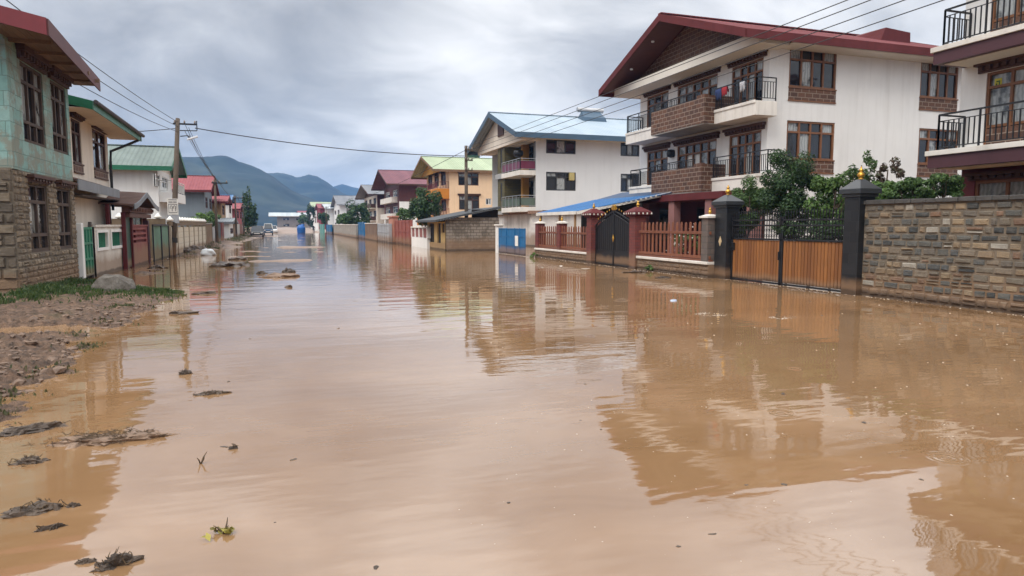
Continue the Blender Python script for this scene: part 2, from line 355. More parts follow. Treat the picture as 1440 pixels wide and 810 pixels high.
def branches(base, top, r0, tips, seed=0):
    rnd = random.Random(seed); m = MB(); b, t = Vector(base), Vector(top)
    pts = [b.lerp(t, i/5)+Vector((rnd.uniform(-.05, .05), rnd.uniform(-.05, .05), 0))*(0 if i == 0 else 1) for i in range(6)]
    m.tube(pts, [r0*(1-.13*i) for i in range(6)], 7)
    for tp in tips:
        s = pts[rnd.randint(2, 4)]; tp = Vector(tp); mid = s.lerp(tp, .5)+Vector((rnd.uniform(-.1, .1), rnd.uniform(-.1, .1), rnd.uniform(0, .15)))
        m.tube([s, mid, tp], [r0*.45, r0*.28, r0*.1], 5)
    return m
def tree(name, label, cat, x, y, z0, cz, r, n, size, mat, group=None, seed=0, trunk=.06, clumps=26, fill=.35):
    t = thing(name, label, cat, (x, y, z0), group)
    part('crown', leaves((x, y, cz), r, n, size, clumps, seed=seed, fill=fill), mat, t, norm=False)
    rnd = random.Random(seed); tips = [(x+r[0]*.75*math.cos(a), y+r[1]*.75*math.sin(a), cz+r[2]*rnd.uniform(-.4, .7)) for a in [rnd.uniform(0, 6.28) for _ in range(8)]]
    part('trunk', branches((x, y, z0), (x, y, cz+r[2]*.4), trunk, tips, seed), BARK, t); return t
def finial(c, s=1.0):
    return MB().lathe(c, [(.10*s, 0), (.12*s, .03*s), (.07*s, .07*s), (.085*s, .10*s), (.15*s, .17*s), (.155*s, .22*s), (.10*s, .29*s), (.05*s, .33*s), (.09*s, .37*s), (.085*s, .42*s), (.03*s, .46*s), (.035*s, .5*s), (.004*s, .56*s)], 14)
# ------------------------------------------------------------------ camera, sky, sun
cam = bpy.data.cameras.new('camera'); co = link(bpy.data.objects.new('camera', cam)); co.location = (0, 0, EYE)
co.rotation_euler = (math.radians(90)-PITCH, 0, -YAW); cam.sensor_width = 36; cam.lens = 24; cam.clip_start = .1; cam.clip_end = 20000
SC.camera = co
SUN_EL, SUN_AZ = 50, 236        # degrees; a soft overcast sun, behind the camera's left shoulder
wd = bpy.data.worlds.new('World'); SC.world = wd; wd.use_nodes = True; nt = wd.node_tree; bg = nt.nodes['Background']
sk = N(nt, 'ShaderNodeTexSky', sky_type='NISHITA', sun_disc=False, sun_elevation=math.radians(SUN_EL), sun_rotation=math.radians(SUN_AZ))
tc = N(nt, 'ShaderNodeTexCoord'); s = N(nt, 'ShaderNodeSeparateXYZ'); L(nt, tc.outputs['Generated'], s.inputs[0])
zz = mth(nt, 'MAXIMUM', s.outputs[2], 0.0); k = mth(nt, 'DIVIDE', 1, mth(nt, 'ADD', zz, .30))
c = N(nt, 'ShaderNodeCombineXYZ'); L(nt, mth(nt, 'MULTIPLY', s.outputs[0], k), c.inputs[0]); L(nt, mth(nt, 'MULTIPLY', s.outputs[1], k), c.inputs[1])
wrp = N(nt, 'ShaderNodeTexNoise'); wrp.inputs['Scale'].default_value = .9; wrp.inputs['Detail'].default_value = 3; L(nt, c.outputs[0], wrp.inputs['Vector'])
v = N(nt, 'ShaderNodeVectorMath', operation='MULTIPLY_ADD'); L(nt, wrp.outputs['Color'], v.inputs[0]); v.inputs[1].default_value = (.9, .9, 0); L(nt, c.outputs[0], v.inputs[2])
big = noise(nt, v.outputs[0], .8, 7, .48); sm = noise(nt, v.outputs[0], 2.4, 8, .52)
cl = mth(nt, 'ADD', mth(nt, 'MULTIPLY', big, 1.05), mth(nt, 'MULTIPLY', sm, .65)); cl = mth(nt, 'SUBTRACT', cl, .335)
def lobe(px, py, p, amp):       # a thinner or thicker stretch of the cloud deck
    d = ray(px, py); d = d/np.linalg.norm(d); vm = N(nt, 'ShaderNodeVectorMath', operation='DOT_PRODUCT'); L(nt, tc.outputs['Generated'], vm.inputs[0]); vm.inputs[1].default_value = tuple(d)
    return mth(nt, 'MULTIPLY', mth(nt, 'POWER', mth(nt, 'MAXIMUM', vm.outputs['Value'], 0.0), p), amp)
for px, py, p, amp in ((600, 90, 40, .075), (450, 235, 60, .13), (760, 200, 60, .02), (1190, 15, 60, .08), (120, 60, 14, -.17), (330, 90, 90, -.07), (470, 10, 120, -.07), (860, 120, 120, -.04)):
    cl = mth(nt, 'ADD', cl, lobe(px, py, p, amp))
cc = ramp(nt, cl, [(.24, (.175,.180,.192)), (.40, (.30,.303,.312)), (.54, (.485,.482,.48)), (.68, (.62,.612,.60))])
el = mth(nt, 'ADD', 1.0, mth(nt, 'MULTIPLY', mth(nt, 'MAXIMUM', mth(nt, 'SUBTRACT', zz, .30), 0.0), 2.6))
vm = N(nt, 'ShaderNodeVectorMath', operation='SCALE'); L(nt, cc, vm.inputs[0]); L(nt, mth(nt, 'MULTIPLY', el, 10.0), vm.inputs['Scale'])
L(nt, mixc(nt, .97, sk.outputs[0], vm.outputs[0]), bg.inputs['Color']); bg.inputs['Strength'].default_value = .1
sd = bpy.data.lights.new('sun', 'SUN'); sd.energy = 1.1; sd.angle = math.radians(25); sd.color = (1, .96, .9)
so = link(bpy.data.objects.new('sun', sd)); a = math.radians(SUN_AZ)
sdir = Vector((math.sin(a)*math.cos(math.radians(SUN_EL)), math.cos(a)*math.cos(math.radians(SUN_EL)), math.sin(math.radians(SUN_EL))))
so.rotation_euler = sdir.to_track_quat('Z', 'Y').to_euler(); so.location = (0, 0, 60)
vs = SC.view_settings; vs.view_transform = 'Standard'; vs.look = 'None'; vs.gamma = 1; vs.exposure = 1.14; vs.use_curve_mapping = False
SC.render.engine = 'CYCLES'; SC.cycles.max_bounces = 6; SC.cycles.volume_bounces = 0; SC.cycles.use_denoising = True; SC.cycles.caustics_reflective = False
# ------------------------------------------------------------------ ground sheet: bank, shoals, puddle
def fbm(x, y, s, oct=4, seed=0, sy=None):
    g = np.random.default_rng(seed); out = np.zeros_like(x, dtype=float); a = 1.0; tot = 0
    sy = sy or s
    for o in range(oct):
        acc = np.zeros_like(out)
        for _ in range(7):
            t = g.uniform(0, 6.283); f = g.uniform(.6, 1.4)
            acc += np.sin((x/s*math.cos(t)*f + y/sy*math.sin(t)*f)*6.283*2**o + g.uniform(0, 6.283) + 1.3*np.sin((x/s*math.sin(t)-y/sy*math.cos(t))*3.1*2**o + g.uniform(0, 6)))
        out += a*acc/3.7; tot += a; a *= .5
    return out/tot
SH = sorted([(-30, -3.4), (3.5, -3.2), (5.5, -2.75), (7.1, -2.44), (7.9, -2.42), (8.7, -2.56), (9.9, -2.55), (11.4, -2.75), (12.8, -3.05), (13.9, -2.7), (17.5, -2.6), (20.3, -2.75), (22.0, -3.7), (23.5, -4.9), (24.6, -5.9), (26, -6.35), (30, -6.4), (41, -6.3), (43, -5.5), (50, -4.9), (58, -4.5), (75, -4.0), (110, -4.3), (160, -4.3)])
def ground_h(x, y):
    xs = np.interp(y, [p[0] for p in SH], [p[1] for p in SH]) + .22*fbm(x, y, 1.6, 3, 3)
    d = xs-x                                             # metres inside the left bank
    h = np.where(d > 0, .17*(1-np.exp(-d*1.1)), np.maximum(-.3, d*.16))
    near = np.clip((16.5-y)/2.5, 0, 1); rough = np.clip((d+.25)/.5, 0, 1)
    h = h + rough*(.03+.05*near)*fbm(x, y, .42, 4, 5) + rough*near*.03*np.abs(fbm(x, y, .16, 2, 8))
    h = h + rough*near*(.026*fbm(x, y, .13, 3, 15)-.02*np.abs(fbm(x, y, .21, 2, 18)))
    h = h + .055*rough*fbm(x, y, 1.5, 3, 9) - .03*rough
    h = h - .26*np.exp(-(((x+4.35)/1.0)**2 + ((y-13.5)/.62)**2)**1.5)    # puddle in the mud
    h = h - .16*np.exp(-(((x+4.3)/.9)**2 + ((y-8.6)/.8)**2)**2)*np.clip((11-y)/1.5, 0, 1)
    g = np.exp(-(((x+4.3)/1.9)**2 + ((y-19.2)/1.6)**2)**2); h = h + .07*g
    # low mud bars breaking the surface along the middle and far street
    bar = fbm(x, y, 7.5, 4, 21, 2.6)
    h = h + np.clip((y-24)/6, 0, 1)*np.clip((x+6)/1.0, 0, 1)*np.clip((4.5-x)/5, 0, 1)*np.clip(bar-.09, 0, 1)*np.where(y > 60, .30, .60)
    h = h + np.clip((y-55)/20, 0, 1)*np.clip(fbm(x, y, 30, 3, 33, 8)-.13, 0, 1)*.62*np.clip((12-x)/3, 0, 1)
    for x0, x1, yc, w, sk in ((-4.5, 1.0, 30.5, .22, .5), (-3.5, 3.0, 36, .22, .25), (-2, 4.5, 41, .25, -.12), (-1, 6.5, 47, .3, .1), (-2.5, 7, 57, .42, -.05), (1, 8.5, 69, .5, .1), (-3, 5, 84, .7, 0), (0, 7, 103, 1.0, .1)):
        h = h + .335*np.exp(-((y-yc-sk*x-.8*w*fbm(x, y, 5, 3, 41, 9))/w)**2)*np.clip((x-x0)/1.2, 0, 1)*np.clip((x1-x)/1.2, 0, 1)*np.clip(.78+.6*fbm(x, y, 1.7, 4, 45), 0, 1.1)
    st = (x > -4.4) & (y > 23) & (y < 146) & (x < 13); h = np.where(st & (h > .012), .012+(h-.012)*.35, h)      # the bars only just break the surface
    h = h + np.clip((y-148-1.2*x)/14, 0, 1)*.55 - np.where((x > 4) & (y > 60), .05, 0)
    h = np.where((x < -6.9) | (x > 24), np.maximum(h, .12), h)
    return h
def axis(*seg):
    o = []
    for a, b, st in seg: o += list(np.arange(a, b, st))
    return np.array(o)
gx = axis((-3500,-600,580), (-600,-60,60), (-60,-8,4), (-8,-6.1,.2), (-6.1,-1.9,.05), (-1.9,14,.4), (14,60,4), (60,600,60), (600,3501,580))
gy = axis((-3000,-300,450), (-300,-20,20), (-20,2.5,1.5), (2.5,6,.2), (6,17.5,.05), (17.5,22,.1), (22,60,.25), (60,175,.8), (175,400,15), (400,3601,320))
X, Y = np.meshgrid(gx, gy); Z = ground_h(X, Y); m = MB(); m.v = np.stack([X, Y, Z], -1).reshape(-1, 3); nx, ny = len(gx), len(gy)
ii = (np.arange(ny-1)[:, None]*nx+np.arange(nx-1)[None]).ravel(); me = bpy.data.meshes.new('ground')
me.from_pydata(m.v.tolist(), [], np.stack([ii, ii+1, ii+nx+1, ii+nx], 1).tolist()); me.polygons.foreach_set('use_smooth', [True]*len(me.polygons))
mm, nt, b = nmat('wet_mud'); pos, g = wpos(nt); s = N(nt, 'ShaderNodeSeparateXYZ'); L(nt, pos, s.inputs[0])
n1 = noise(nt, pos, 1.1, 7, .65); n2 = noise(nt, pos, 9, 6, .65)
col = mixc(nt, ramp(nt, n1, [(.35, 0.), (.65, 1.)]), (.17,.10,.064), (.27,.172,.115))
col = mixc(nt, ramp(nt, n2, [(.40, 0.), (.66, .95)]), col, (.062,.042,.031))
grn = mth(nt, 'MULTIPLY', ramp(nt, noise(nt, pos, .9, 5, .7), [(.52, 0.), (.62, 1.)]), mth(nt, 'MULTIPLY', mth(nt, 'SUBTRACT', s.outputs[2], .05, True), 6.0, True))
col = mixc(nt, mth(nt, 'MULTIPLY', grn, .45), col, (.09,.10,.03))
silt = mth(nt, 'MULTIPLY', mth(nt, 'SUBTRACT', s.outputs[1], 23.0, True), mth(nt, 'MULTIPLY', mth(nt, 'ADD', s.outputs[0], 5.0), .7, True)); col = mixc(nt, mth(nt, 'MULTIPLY', silt, .8), col, mixc(nt, n2, (.40,.315,.265), (.29,.22,.18)))      # pale silt of the street bars
L(nt, col, b.inputs['Base Color']); L(nt, ramp(nt, n1, [(.3, .45), (.7, .8)]), b.inputs['Roughness']); b.inputs['Specular IOR Level'].default_value = .3
bumpn(nt, b, mth(nt, 'ADD', n2, mth(nt, 'MULTIPLY', noise(nt, pos, 38, 5, .7), .5)), .11)
me.materials.append(mm); go = link(bpy.data.objects.new('ground', me)); go['kind'] = 'structure'; go['label'] = 'muddy ground and low mud bank beside the flooded street'
# ------------------------------------------------------------------ flood water
mm, nt, b = nmat('muddy_water'); pos, g = wpos(nt); s = N(nt, 'ShaderNodeSeparateXYZ'); L(nt, pos, s.inputs[0])
wq = N(nt, 'ShaderNodeTexNoise'); wq.inputs['Scale'].default_value = .35; L(nt, pos, wq.inputs['Vector']); wv = N(nt, 'ShaderNodeVectorMath', operation='MULTIPLY_ADD'); L(nt, wq.outputs['Color'], wv.inputs[0]); wv.inputs[1].default_value = (5, 5, 0); L(nt, pos, wv.inputs[2])
col = mixc(nt, ramp(nt, noise(nt, wv.outputs[0], .30, 7, .62, (.7, 1.3, 1)), [(.36, 0.), (.64, 1.)]), (.205,.114,.052), (.285,.170,.088))
L(nt, col, b.inputs['Base Color']); b.inputs['Roughness'].default_value = .03; b.inputs['IOR'].default_value = 2.4; b.inputs['Specular IOR Level'].default_value = .5
w1 = noise(nt, pos, 1.0, 3, .5, (.5, 1.5, 1)); w2 = noise(nt, pos, 1.0, 3, .5, (4.5, 10, 1)); calm = ramp(nt, noise(nt, pos, .13, 3), [(.42, .12), (.62, 1.)])
vo = N(nt, 'ShaderNodeTexVoronoi', voronoi_dimensions='2D'); vo.inputs['Scale'].default_value = .62; L(nt, pos, vo.inputs['Vector'])
vc = N(nt, 'ShaderNodeSeparateColor'); L(nt, vo.outputs['Color'], vc.inputs[0]); dist = mth(nt, 'DIVIDE', vo.outputs['Distance'], .62)
r0 = mth(nt, 'ADD', mth(nt, 'MULTIPLY', vc.outputs[1], .14), .03); q = mth(nt, 'DIVIDE', mth(nt, 'SUBTRACT', dist, r0), .055)
env = mth(nt, 'EXPONENT', mth(nt, 'MULTIPLY', mth(nt, 'MULTIPLY', q, q), -1.0))
ring = mth(nt, 'MULTIPLY', mth(nt, 'MULTIPLY', mth(nt, 'SINE', mth(nt, 'MULTIPLY', dist, 6.283/.055)), env), mth(nt, 'GREATER_THAN', vc.outputs[0], .70))
right = mth(nt, 'MULTIPLY', mth(nt, 'SUBTRACT', s.outputs[0], .3), .5, True)
hh = mth(nt, 'ADD', mth(nt, 'MULTIPLY', w1, 1.0), mth(nt, 'MULTIPLY', mth(nt, 'MULTIPLY', w2, calm), .14))
hh = mth(nt, 'ADD', hh, mth(nt, 'MULTIPLY', mth(nt, 'MULTIPLY', ring, right), .09))
bumpn(nt, b, hh, .011)
m = MB(); m.quad((-60,-25,0), (80,-25,0), (80,230,0), (-60,230,0)); wo = part('flood_water', m, mm, norm=False); wo['kind'] = 'structure'; wo['label'] = 'brown flood water covering the whole street'
# ------------------------------------------------------------------ hills
mm, nt, b = nmat('haze_tinted_forest'); pos, g = wpos(nt); NS = 2.1
col = mixc(nt, ramp(nt, noise(nt, pos, .012*NS, 7, .6), [(.38, 0.), (.62, 1.)]), (.004,.016,.026), (.016,.034,.040)); col = mixc(nt, ramp(nt, noise(nt, pos, .004*NS, 4, .6), [(.55, 0.), (.68, .5)]), col, (.07,.09,.07))  # forest colours pulled towards blue, some distance haze painted in
L(nt, col, b.inputs['Base Color']); b.inputs['Roughness'].default_value = .95
def hill(name, crest, yd, seed, label, depth=3.2):
    pts = sorted(onY(px, py, yd) for px, py in crest); xs = np.linspace(pts[0][0], pts[-1][0], 150)
    zc = np.interp(xs, [p[0] for p in pts], [p[1] for p in pts]); hm = max(zc); t = np.linspace(-1, 1, 61)
    XX, T = np.meshgrid(xs, t); ZC = np.interp(XX.ravel(), xs, zc).reshape(XX.shape); YY = yd + T*hm*depth
    sp = fbm(XX, YY, hm*1.6, 5, seed); ZC = ZC*(1+.035*fbm(XX, XX*0, hm*.9, 4, seed+7)); Zz = ZC*(1-np.abs(T)**1.25) + sp*hm*.24*(np.abs(T)**.5)*(1-np.abs(T)) + fbm(XX, YY, hm*.25, 3, seed+1)*hm*.012 - np.where(np.abs(T) > .97, 8, 0)
    me = bpy.data.meshes.new(name); nx = len(xs); ny = len(t); ii = (np.arange(ny-1)[:, None]*nx+np.arange(nx-1)[None]).ravel()
    me.from_pydata(np.stack([XX, YY, Zz], -1).reshape(-1, 3).tolist(), [], np.stack([ii, ii+1, ii+nx+1, ii+nx], 1).tolist()); me.polygons.foreach_set('use_smooth', [True]*len(me.polygons))
    me.materials.append(mm); o = link(bpy.data.objects.new(name, me)); o['kind'] = 'structure'; o['label'] = label
hill('hills', [(-420,300), (-250,262), (-60,240), (120,232), (200,226), (255,221), (285,219), (318,221), (345,231), (370,241), (388,252), (410,266), (440,281), (480,296), (530,308), (600,316)], 900, 4, 'dark blue forested hill, highest on the left')
hill('hills', [(250,290), (320,268), (370,243), (392,241), (402,244), (416,250), (432,246), (447,248), (462,258), (480,270), (505,283), (560,300), (640,316)], 1400, 9, 'paler hill with a rounded hump behind the first')
hill('hills', [(380,300), (440,275), (478,259), (498,264), (520,268), (545,266), (600,276), (680,280), (800,290), (1000,296), (1300,285), (1700,300)], 2100, 14, 'faintest far hill low on the horizon')
# ------------------------------------------------------------------ haze
mm = bpy.data.materials.new('haze_air'); mm.use_nodes = True; nt = mm.node_tree; nt.nodes.remove(nt.nodes['Principled BSDF'])
pv = N(nt, 'ShaderNodeVolumePrincipled'); pv.inputs['Color'].default_value = (.22, .47, .92, 1); pv.inputs['Density'].default_value = .00030; L(nt, pv.outputs[0], nt.nodes['Material Output'].inputs['Volume'])
m = MB(); m.box(-3700, 3700, -3200, 3800, -10.5, 175); ho = part('haze', m, mm); ho['kind'] = 'stuff'; ho['label'] = 'thin bluish rain haze over the valley'
# ================================================================== RIGHT SIDE
def Yat(px, X, py=316): return onX(px, py, X)[0]
def Xat(px, Y, py=316): return onY(px, py, Y)[0]
RED_ROOF_X = roofing('red_roof_sheet', (.13,.026,.03), (.18,.045,.045), 0, .25, .75)
# ---- big white house with the red gable
XF, YS, YE, XB = 20.1, 25.0, 36.2, 33.0
BH = thing('white_house', 'large white three storey house with red gable roof, brick panelled balconies and carved wood windows', 'house', (XF, YS, 0))
FR, FS = FRM('R', XF), FRM('S', YS)
fl1, fl2, ztop = 3.95, 7.0, 9.42
def fwin(pa, pb, py, z0, ztoppx):
    a, b = sorted((Yat(pa, XF, py), Yat(pb, XF, py))); return a, b, z0, onX(*ztoppx, XF)[1]
fw_up = [fwin(910, 940, 140, fl2+.05, (925, 133)), fwin(953, 1009, 115, fl2+.05, (981, 113)), fwin(1029, 1073, 110, fl2+.05, (1051, 86))]
fw_lo = [fwin(910, 939, 225, fl1+.05, (925, 212)), fwin(952, 1007, 225, fl1+.05, (980, 202)), fwin(1025, 1070, 210, fl1+.05, (1048, 184))]
ztu = sum(w[3] for w in fw_up)/3; ztl = sum(w[3] for w in fw_lo)/3
fw_up = [(a, b, c, ztu) for a, b, c, d in fw_up]; fw_lo = [(a, b, c, ztl) for a, b, c, d in fw_lo]
print('BH', [tuple(round(x, 2) for x in w) for w in fw_up+fw_lo])
def swin(pa, pb, pyt, pyb, Y): xa, zt = onY(pa, pyt, Y); xb, zb = onY(pb, pyb, Y); return xa, xb, zb, zt
sw = [swin(1111, 1175, 66, 127, YS), swin(1296, 1346, 82, 136, YS), swin(1107, 1172, 169, 226, YS), swin(1293, 1346, 178, 233, YS)]
sw[1] = (sw[1][0], sw[1][1], sw[0][2], sw[0][3]); sw[3] = (sw[3][0], sw[3][1], sw[2][2], sw[2][3]); print('BHs', sw)
m = MB(); m.wall(FR, YS, YE, 3.3, ztop, fw_up+fw_lo); m.wall(FS, XF, XB, 0, ztop, sw)
m.quad((XB,YS,0),(XB,YE,0),(XB,YE,ztop),(XB,YS,ztop)); m.quad((XF,YE,0),(XB,YE,0),(XB,YE,ztop),(XF,YE,ztop)); part('wall', m, W_WHITE, BH)
m = MB(); m.bf(FR, YS+.003, YE, -.3, 3.296, -.5, -.3); part('ground_floor_wall', m, REDWALL, BH)
for i, w in enumerate(fw_up): window(BH, FR, *w, cols=(3, 5, 4)[i], transom=.22, cornice=(.3, .28))
for i, w in enumerate(fw_lo): window(BH, FR, *w, cols=(3, 5, 4)[i], transom=.22, cornice=(.3, .28), open_col=[2, 3] if i == 1 else None)
for w in sw: window(BH, FS, *w, cols=4, transom=.24, skirt=.55, wood=WOOD)
m = MB()
for x0 in (XF+.9, XF+4.9): pass
for i, px in enumerate((935, 990, 1045)):
    y = Yat(px, XF-.02); window(BH, FRM('R', XF+.3), y-1.1, y+1.1, .9, 2.7, cols=4, wood=WOODDK, glass=GLASSDK, d=.001)
m.box(18.3, XF, YS+.6, YE-.2, 2.95, 3.28); part('porch_canopy', m, MAROON, BH, bevel=.02)
COLM = plain('dusty_red_column', (.25,.12,.11), .8, .2, 1, .4)
for px in (905, 948, 1000, 1060): y = Yat(px, 18.6); m = MB(); m.box(18.4, 18.8, y-.25, y+.25, -.3, 2.948); part('porch_column', m, COLM, BH, bevel=.02)
# roof, attic band, gable
rf = gable(BH, 18.1, 34.2, 24.0, 37.6, 9.72, 12.2, 'x', RED_ROOF_X, MAROON, fh=.34)
m = MB(); m.box(18.9, XF+.4, YS-.75, YE+1.0, 9.30, 9.78); m.box(XF+.4, 34.0, 24.06, YS+.02, 9.36, 9.42); part('attic_band', m, SOFFIT, BH, bevel=.02)
m = MB(); tri_gable(m, FRM('R', 19.85), YS-.7, YE+.95, 9.785, 12.02, 0); part('brick_gable', m, BRICK, BH)
m = MB(); m.quad((18.14, 24.05, 9.6), (19.8, 24.05, 9.6), (19.8, 30.8, 12.06), (18.14, 30.8, 12.06)); m.quad((18.14, 37.55, 9.6), (19.8, 37.55, 9.6), (19.8, 30.8, 12.06), (18.14, 30.8, 12.06)); part('soffit', m, BRNSOFFIT, rf, norm=False)
(xd, zd), (xe, ze_), (xg_, zg_) = onY(1234, 52, 28.6), onY(1281, 52, 28.6), onY(1246, 38.5, 28.6); m = MB(); m.hexa([(xd, 28.6, 10.9), (xe, 28.6, 10.9), (xe, 31, 11.9), (xd, 31, 11.9)], [(xg_, 28.6, zg_), (xe-.05, 28.6, zg_-.12), (xe-.05, 31, zg_-.02), (xg_, 31, zg_+.1)]); part('dormer', m, MAROON, rf)
m = MB()
for py, px in ((58, 918), (97, 888)):
    y, z = onX(px, py, 18.6); m.lathe((18.6, y, z-.06), [(.07, 0), (.09, .04), (.07, .08)], 10)
part('soffit_lamp', m, plain('lamp_white', (.8,.8,.78), .4), BH)
# balconies
def balcony(z1, th, xs, near_px, bay, far_px, railh):
    xb, ba, bb = bay; y0 = Yat(near_px, xs); yb0, yb1 = Yat(ba, xb), Yat(bb, xb); y1 = Yat(far_px, xs)
    for a, b in ((yb1+.003, y1), (y0, yb0-.003)): m = MB(); m.box(xs, XF-.003, a, b, z1-th, z1); m.box(xs-.04, xs+.001, a+.002, b-.002, z1-.1, z1+.03); o = part('balcony', m, TRIM, BH, bevel=.012)
    m = MB(); m.box(xb, xb+.14, yb0, yb1, z1-th+.05, z1+.60); m.box(xb+.142, XF-.004, yb0, yb0+.14, z1-th+.05, z1+.70); m.box(xb+.142, XF-.004, yb1-.14, yb1, z1-th+.05, z1+.70)
    m.box(xb-.012, xb+.2, yb0-.02, yb0+.6, z1-th+.045, z1+.74)
    part('brick_parapet', m, BRICK, o)
    m = MB(); m.box(xb+.143, XF-.005, yb0+.143, yb1-.143, z1-th+.06, z1); m.box(xb+.01, XF-.006, yb0+.01, yb1-.01, z1-th, z1-th+.046); part('balcony_floor', m, CONC, o)
    railing(o, [(xb+.07, yb0+.65), (xb+.07, yb1-.15)], z1+.55, .42, .16)
    railing(o, [(XF-.05, y0+.05), (xs+.06, y0+.05), (xs+.06, yb0-.03)], z1+.03, railh)
    railing(o, [(xs+.06, yb1+.03), (xs+.06, y1-.06), (XF-.05, y1-.06)], z1+.03, railh)
    return y0, yb0, yb1, y1
b2 = balcony(fl2, .6, 19.0, 1057, (18.45, 986, 913), 878, .95); b1 = balcony(fl1, .62, 19.35, 1076, (18.75, 984, 915), 884, .95); print('balc', b2, b1)
m = MB(); y, z = onX(965, 212, XF); m.lathe((XF-.13, Yat(946.5, XF, 215), z-.25), [(.02, 0), (.2, .05), (.24, .22), (.2, .4), (.02, .45)], 14); part('wall_lamp', m, IRON, BH, smooth=True)
# clothes over the upper railing
def cloth(name, label, cat, pa, pb, X, z, drop, mat, seed):
    g = random.Random(seed); a, b = sorted((Yat(pa, X, 140), Yat(pb, X, 140))); m = MB(); n, k = 14, 7; vs = []
    for i in range(n+1):
        for j in range(k+1):
            t = j/k; u = a+(b-a)*i/n; fold = .035*math.sin(i*1.7+seed)+.02*math.sin(i*3.1)
            x = X + (.0 if j < 3 else 0) + (t-.4)*.10*(1 if t > .4 else -1) + fold*abs(t-.4)*1.6; zz = z + .03 - abs(t-.4)*drop*(1+.12*math.sin(i*.9+seed))
            vs.append((x - (.05 if t > .4 else -.05)*min(1, abs(t-.4)*6), u, zz))
    fs = [(i*(k+1)+j, (i+1)*(k+1)+j, (i+1)*(k+1)+j+1, i*(k+1)+j+1) for i in range(n) for j in range(k)]
    m.add(vs, fs); o = part(name, m, mat, None, smooth=True, loc=(X, (a+b)/2, z)); sol = o.modifiers.new('thick', 'SOLIDIFY'); sol.thickness = .012; tag(o, label, cat, 'clothes drying on the upper balcony'); return o
zr_ = fl2+.98
cloth('draped_cloth', 'dark blue cloth hanging over the upper balcony rail of the white house', 'cloth', 1006, 1014, 19.06, zr_, .9, plain('blue_cloth', (.03,.05,.14), .9), 1)
cloth('draped_cloth', 'red cloth hanging over the upper balcony rail of the white house', 'cloth', 1015, 1022, 19.06, zr_, .7, plain('red_cloth', (.35,.03,.04), .9), 2)
cloth('draped_cloth', 'pale grey cloth hanging at the near end of the upper balcony rail', 'cloth', 1040, 1047, 19.06, zr_, .75, plain('pale_cloth', (.5,.5,.52), .9), 3)
# ---- near right building, only its balconied corner is in the picture
NX, NY = 18.75, 15.0
NB = thing('balcony_house', 'white building at the right edge with two black railed balconies and dark maroon slab edges', 'house', (NX, NY, 0)); FR = FRM('R', NX)
n2t, n1t = onX(1305, 69, 17.5)[1], onX(1302, 213, 17.5)[1]; n2b, n1b = onX(1307, 92, 17.5)[1], onX(1302, 237, 17.5)[1]; print('NB', n2t, n2b, n1t, n1b)
da, db = 10.4, Yat(1385, NX, 150)
ops = [(da, db, n1t+.02, n1t+2.12), (da, db, n2t+.02, n2t+2.12), (6.0, 9.2, n1t+.02, n1t+2.12), (6.0, 9.2, n2t+.02, n2t+2.12)]
m = MB(); m.wall(FR, 3, NY, n1b, 10.4, ops); m.quad((NX,NY,n1b),(30,NY,n1b),(30,NY,10.4),(NX,NY,10.4)); m.quad((NX,3,n1b),(30,3,n1b),(30,3,10.4),(NX,3,10.4)); m.quad((30,3,0),(30,NY,0),(30,NY,10.4),(30,3,10.4)); m.quad((NX,3,10.4),(30,3,10.4),(30,NY,10.4),(NX,NY,10.4)); part('wall', m, W_WHITE, NB)
g0 = [(11.0, Yat(1374, NX+.2, 260), 1.1, n1b-.35)]
m = MB(); m.wall(FRM('R', NX+.1), 3, NY-.1, -.3, n1b-.004, g0); m.quad((NX+.1,NY-.1,-.3),(30,NY-.1,-.3),(30,NY-.1,n1b-.004),(NX+.1,NY-.1,n1b-.004)); part('ground_floor_wall', m, REDWALL, NB)
window(NB, FRM('R', NX+.1), *g0[0], cols=4, transom=.4, low=.2, glass=GLASSDK, cornice=(.22, .2))
for i, o in enumerate(ops):
    w = window(NB, FR, *o, cols=6, transom=.16, low=.26, glass=GLASS, cornice=(.33, .26), fwid=.075)
    k = MB(); k.bf(FR, o[0]+.08, o[1]-.08, o[2]+.08, o[2]+.56, -.085, -.02); part('brick_panel', k, BRICK, w)
    if i == 0:
        ys, zs = onX(1404, 117, NX+.1); st = MB(); st.bf(FR, ys-.1, ys+.1, zs-.13, zs+.13, -.094, -.088); part('yellow_sticker', st, plain('yellow_paper', (.6,.55,.05), .6), w)
        st = MB(); st.bf(FR, ys-.06, ys-.02, zs-.08, zs+.07, -.087, -.085); st.bf(FR, ys-.02, ys+.05, zs+.03, zs+.07, -.087, -.085); st.bf(FR, ys+.02, ys+.06, zs-.08, zs+.0, -.087, -.085); part('sticker_mark', st, plain('sticker_green', (.05,.12,.03), .6), w)
for zt, zb, lab in ((n2t, n2b, 'u'), (n1t, n1b, 'l')):
    m = MB(); m.box(17.5, NX-.003, 3, NY, zt-.14, zt); o = part('balcony', m, TRIM, NB, bevel=.01)
    m = MB(); m.box(17.56, NX-.004, 3, NY-.06, zb, zt-.143); part('maroon_band', m, DKMAROON, o)
    m = MB(); m.box(17.75, NX-.01, 3.1, NY-.25, zb-.02, zb-.002); part('slab_soffit', m, SOFFIT, o)
    railing(o, [(NX-.05, NY-.22), (17.72, NY-.22), (17.72, 3.2)], zt, 1.0, .15, .013)
m = MB(); m.box(17.0, 31, 2, 16, 10.402, 10.6); part('roof', m, MAROON, NB)
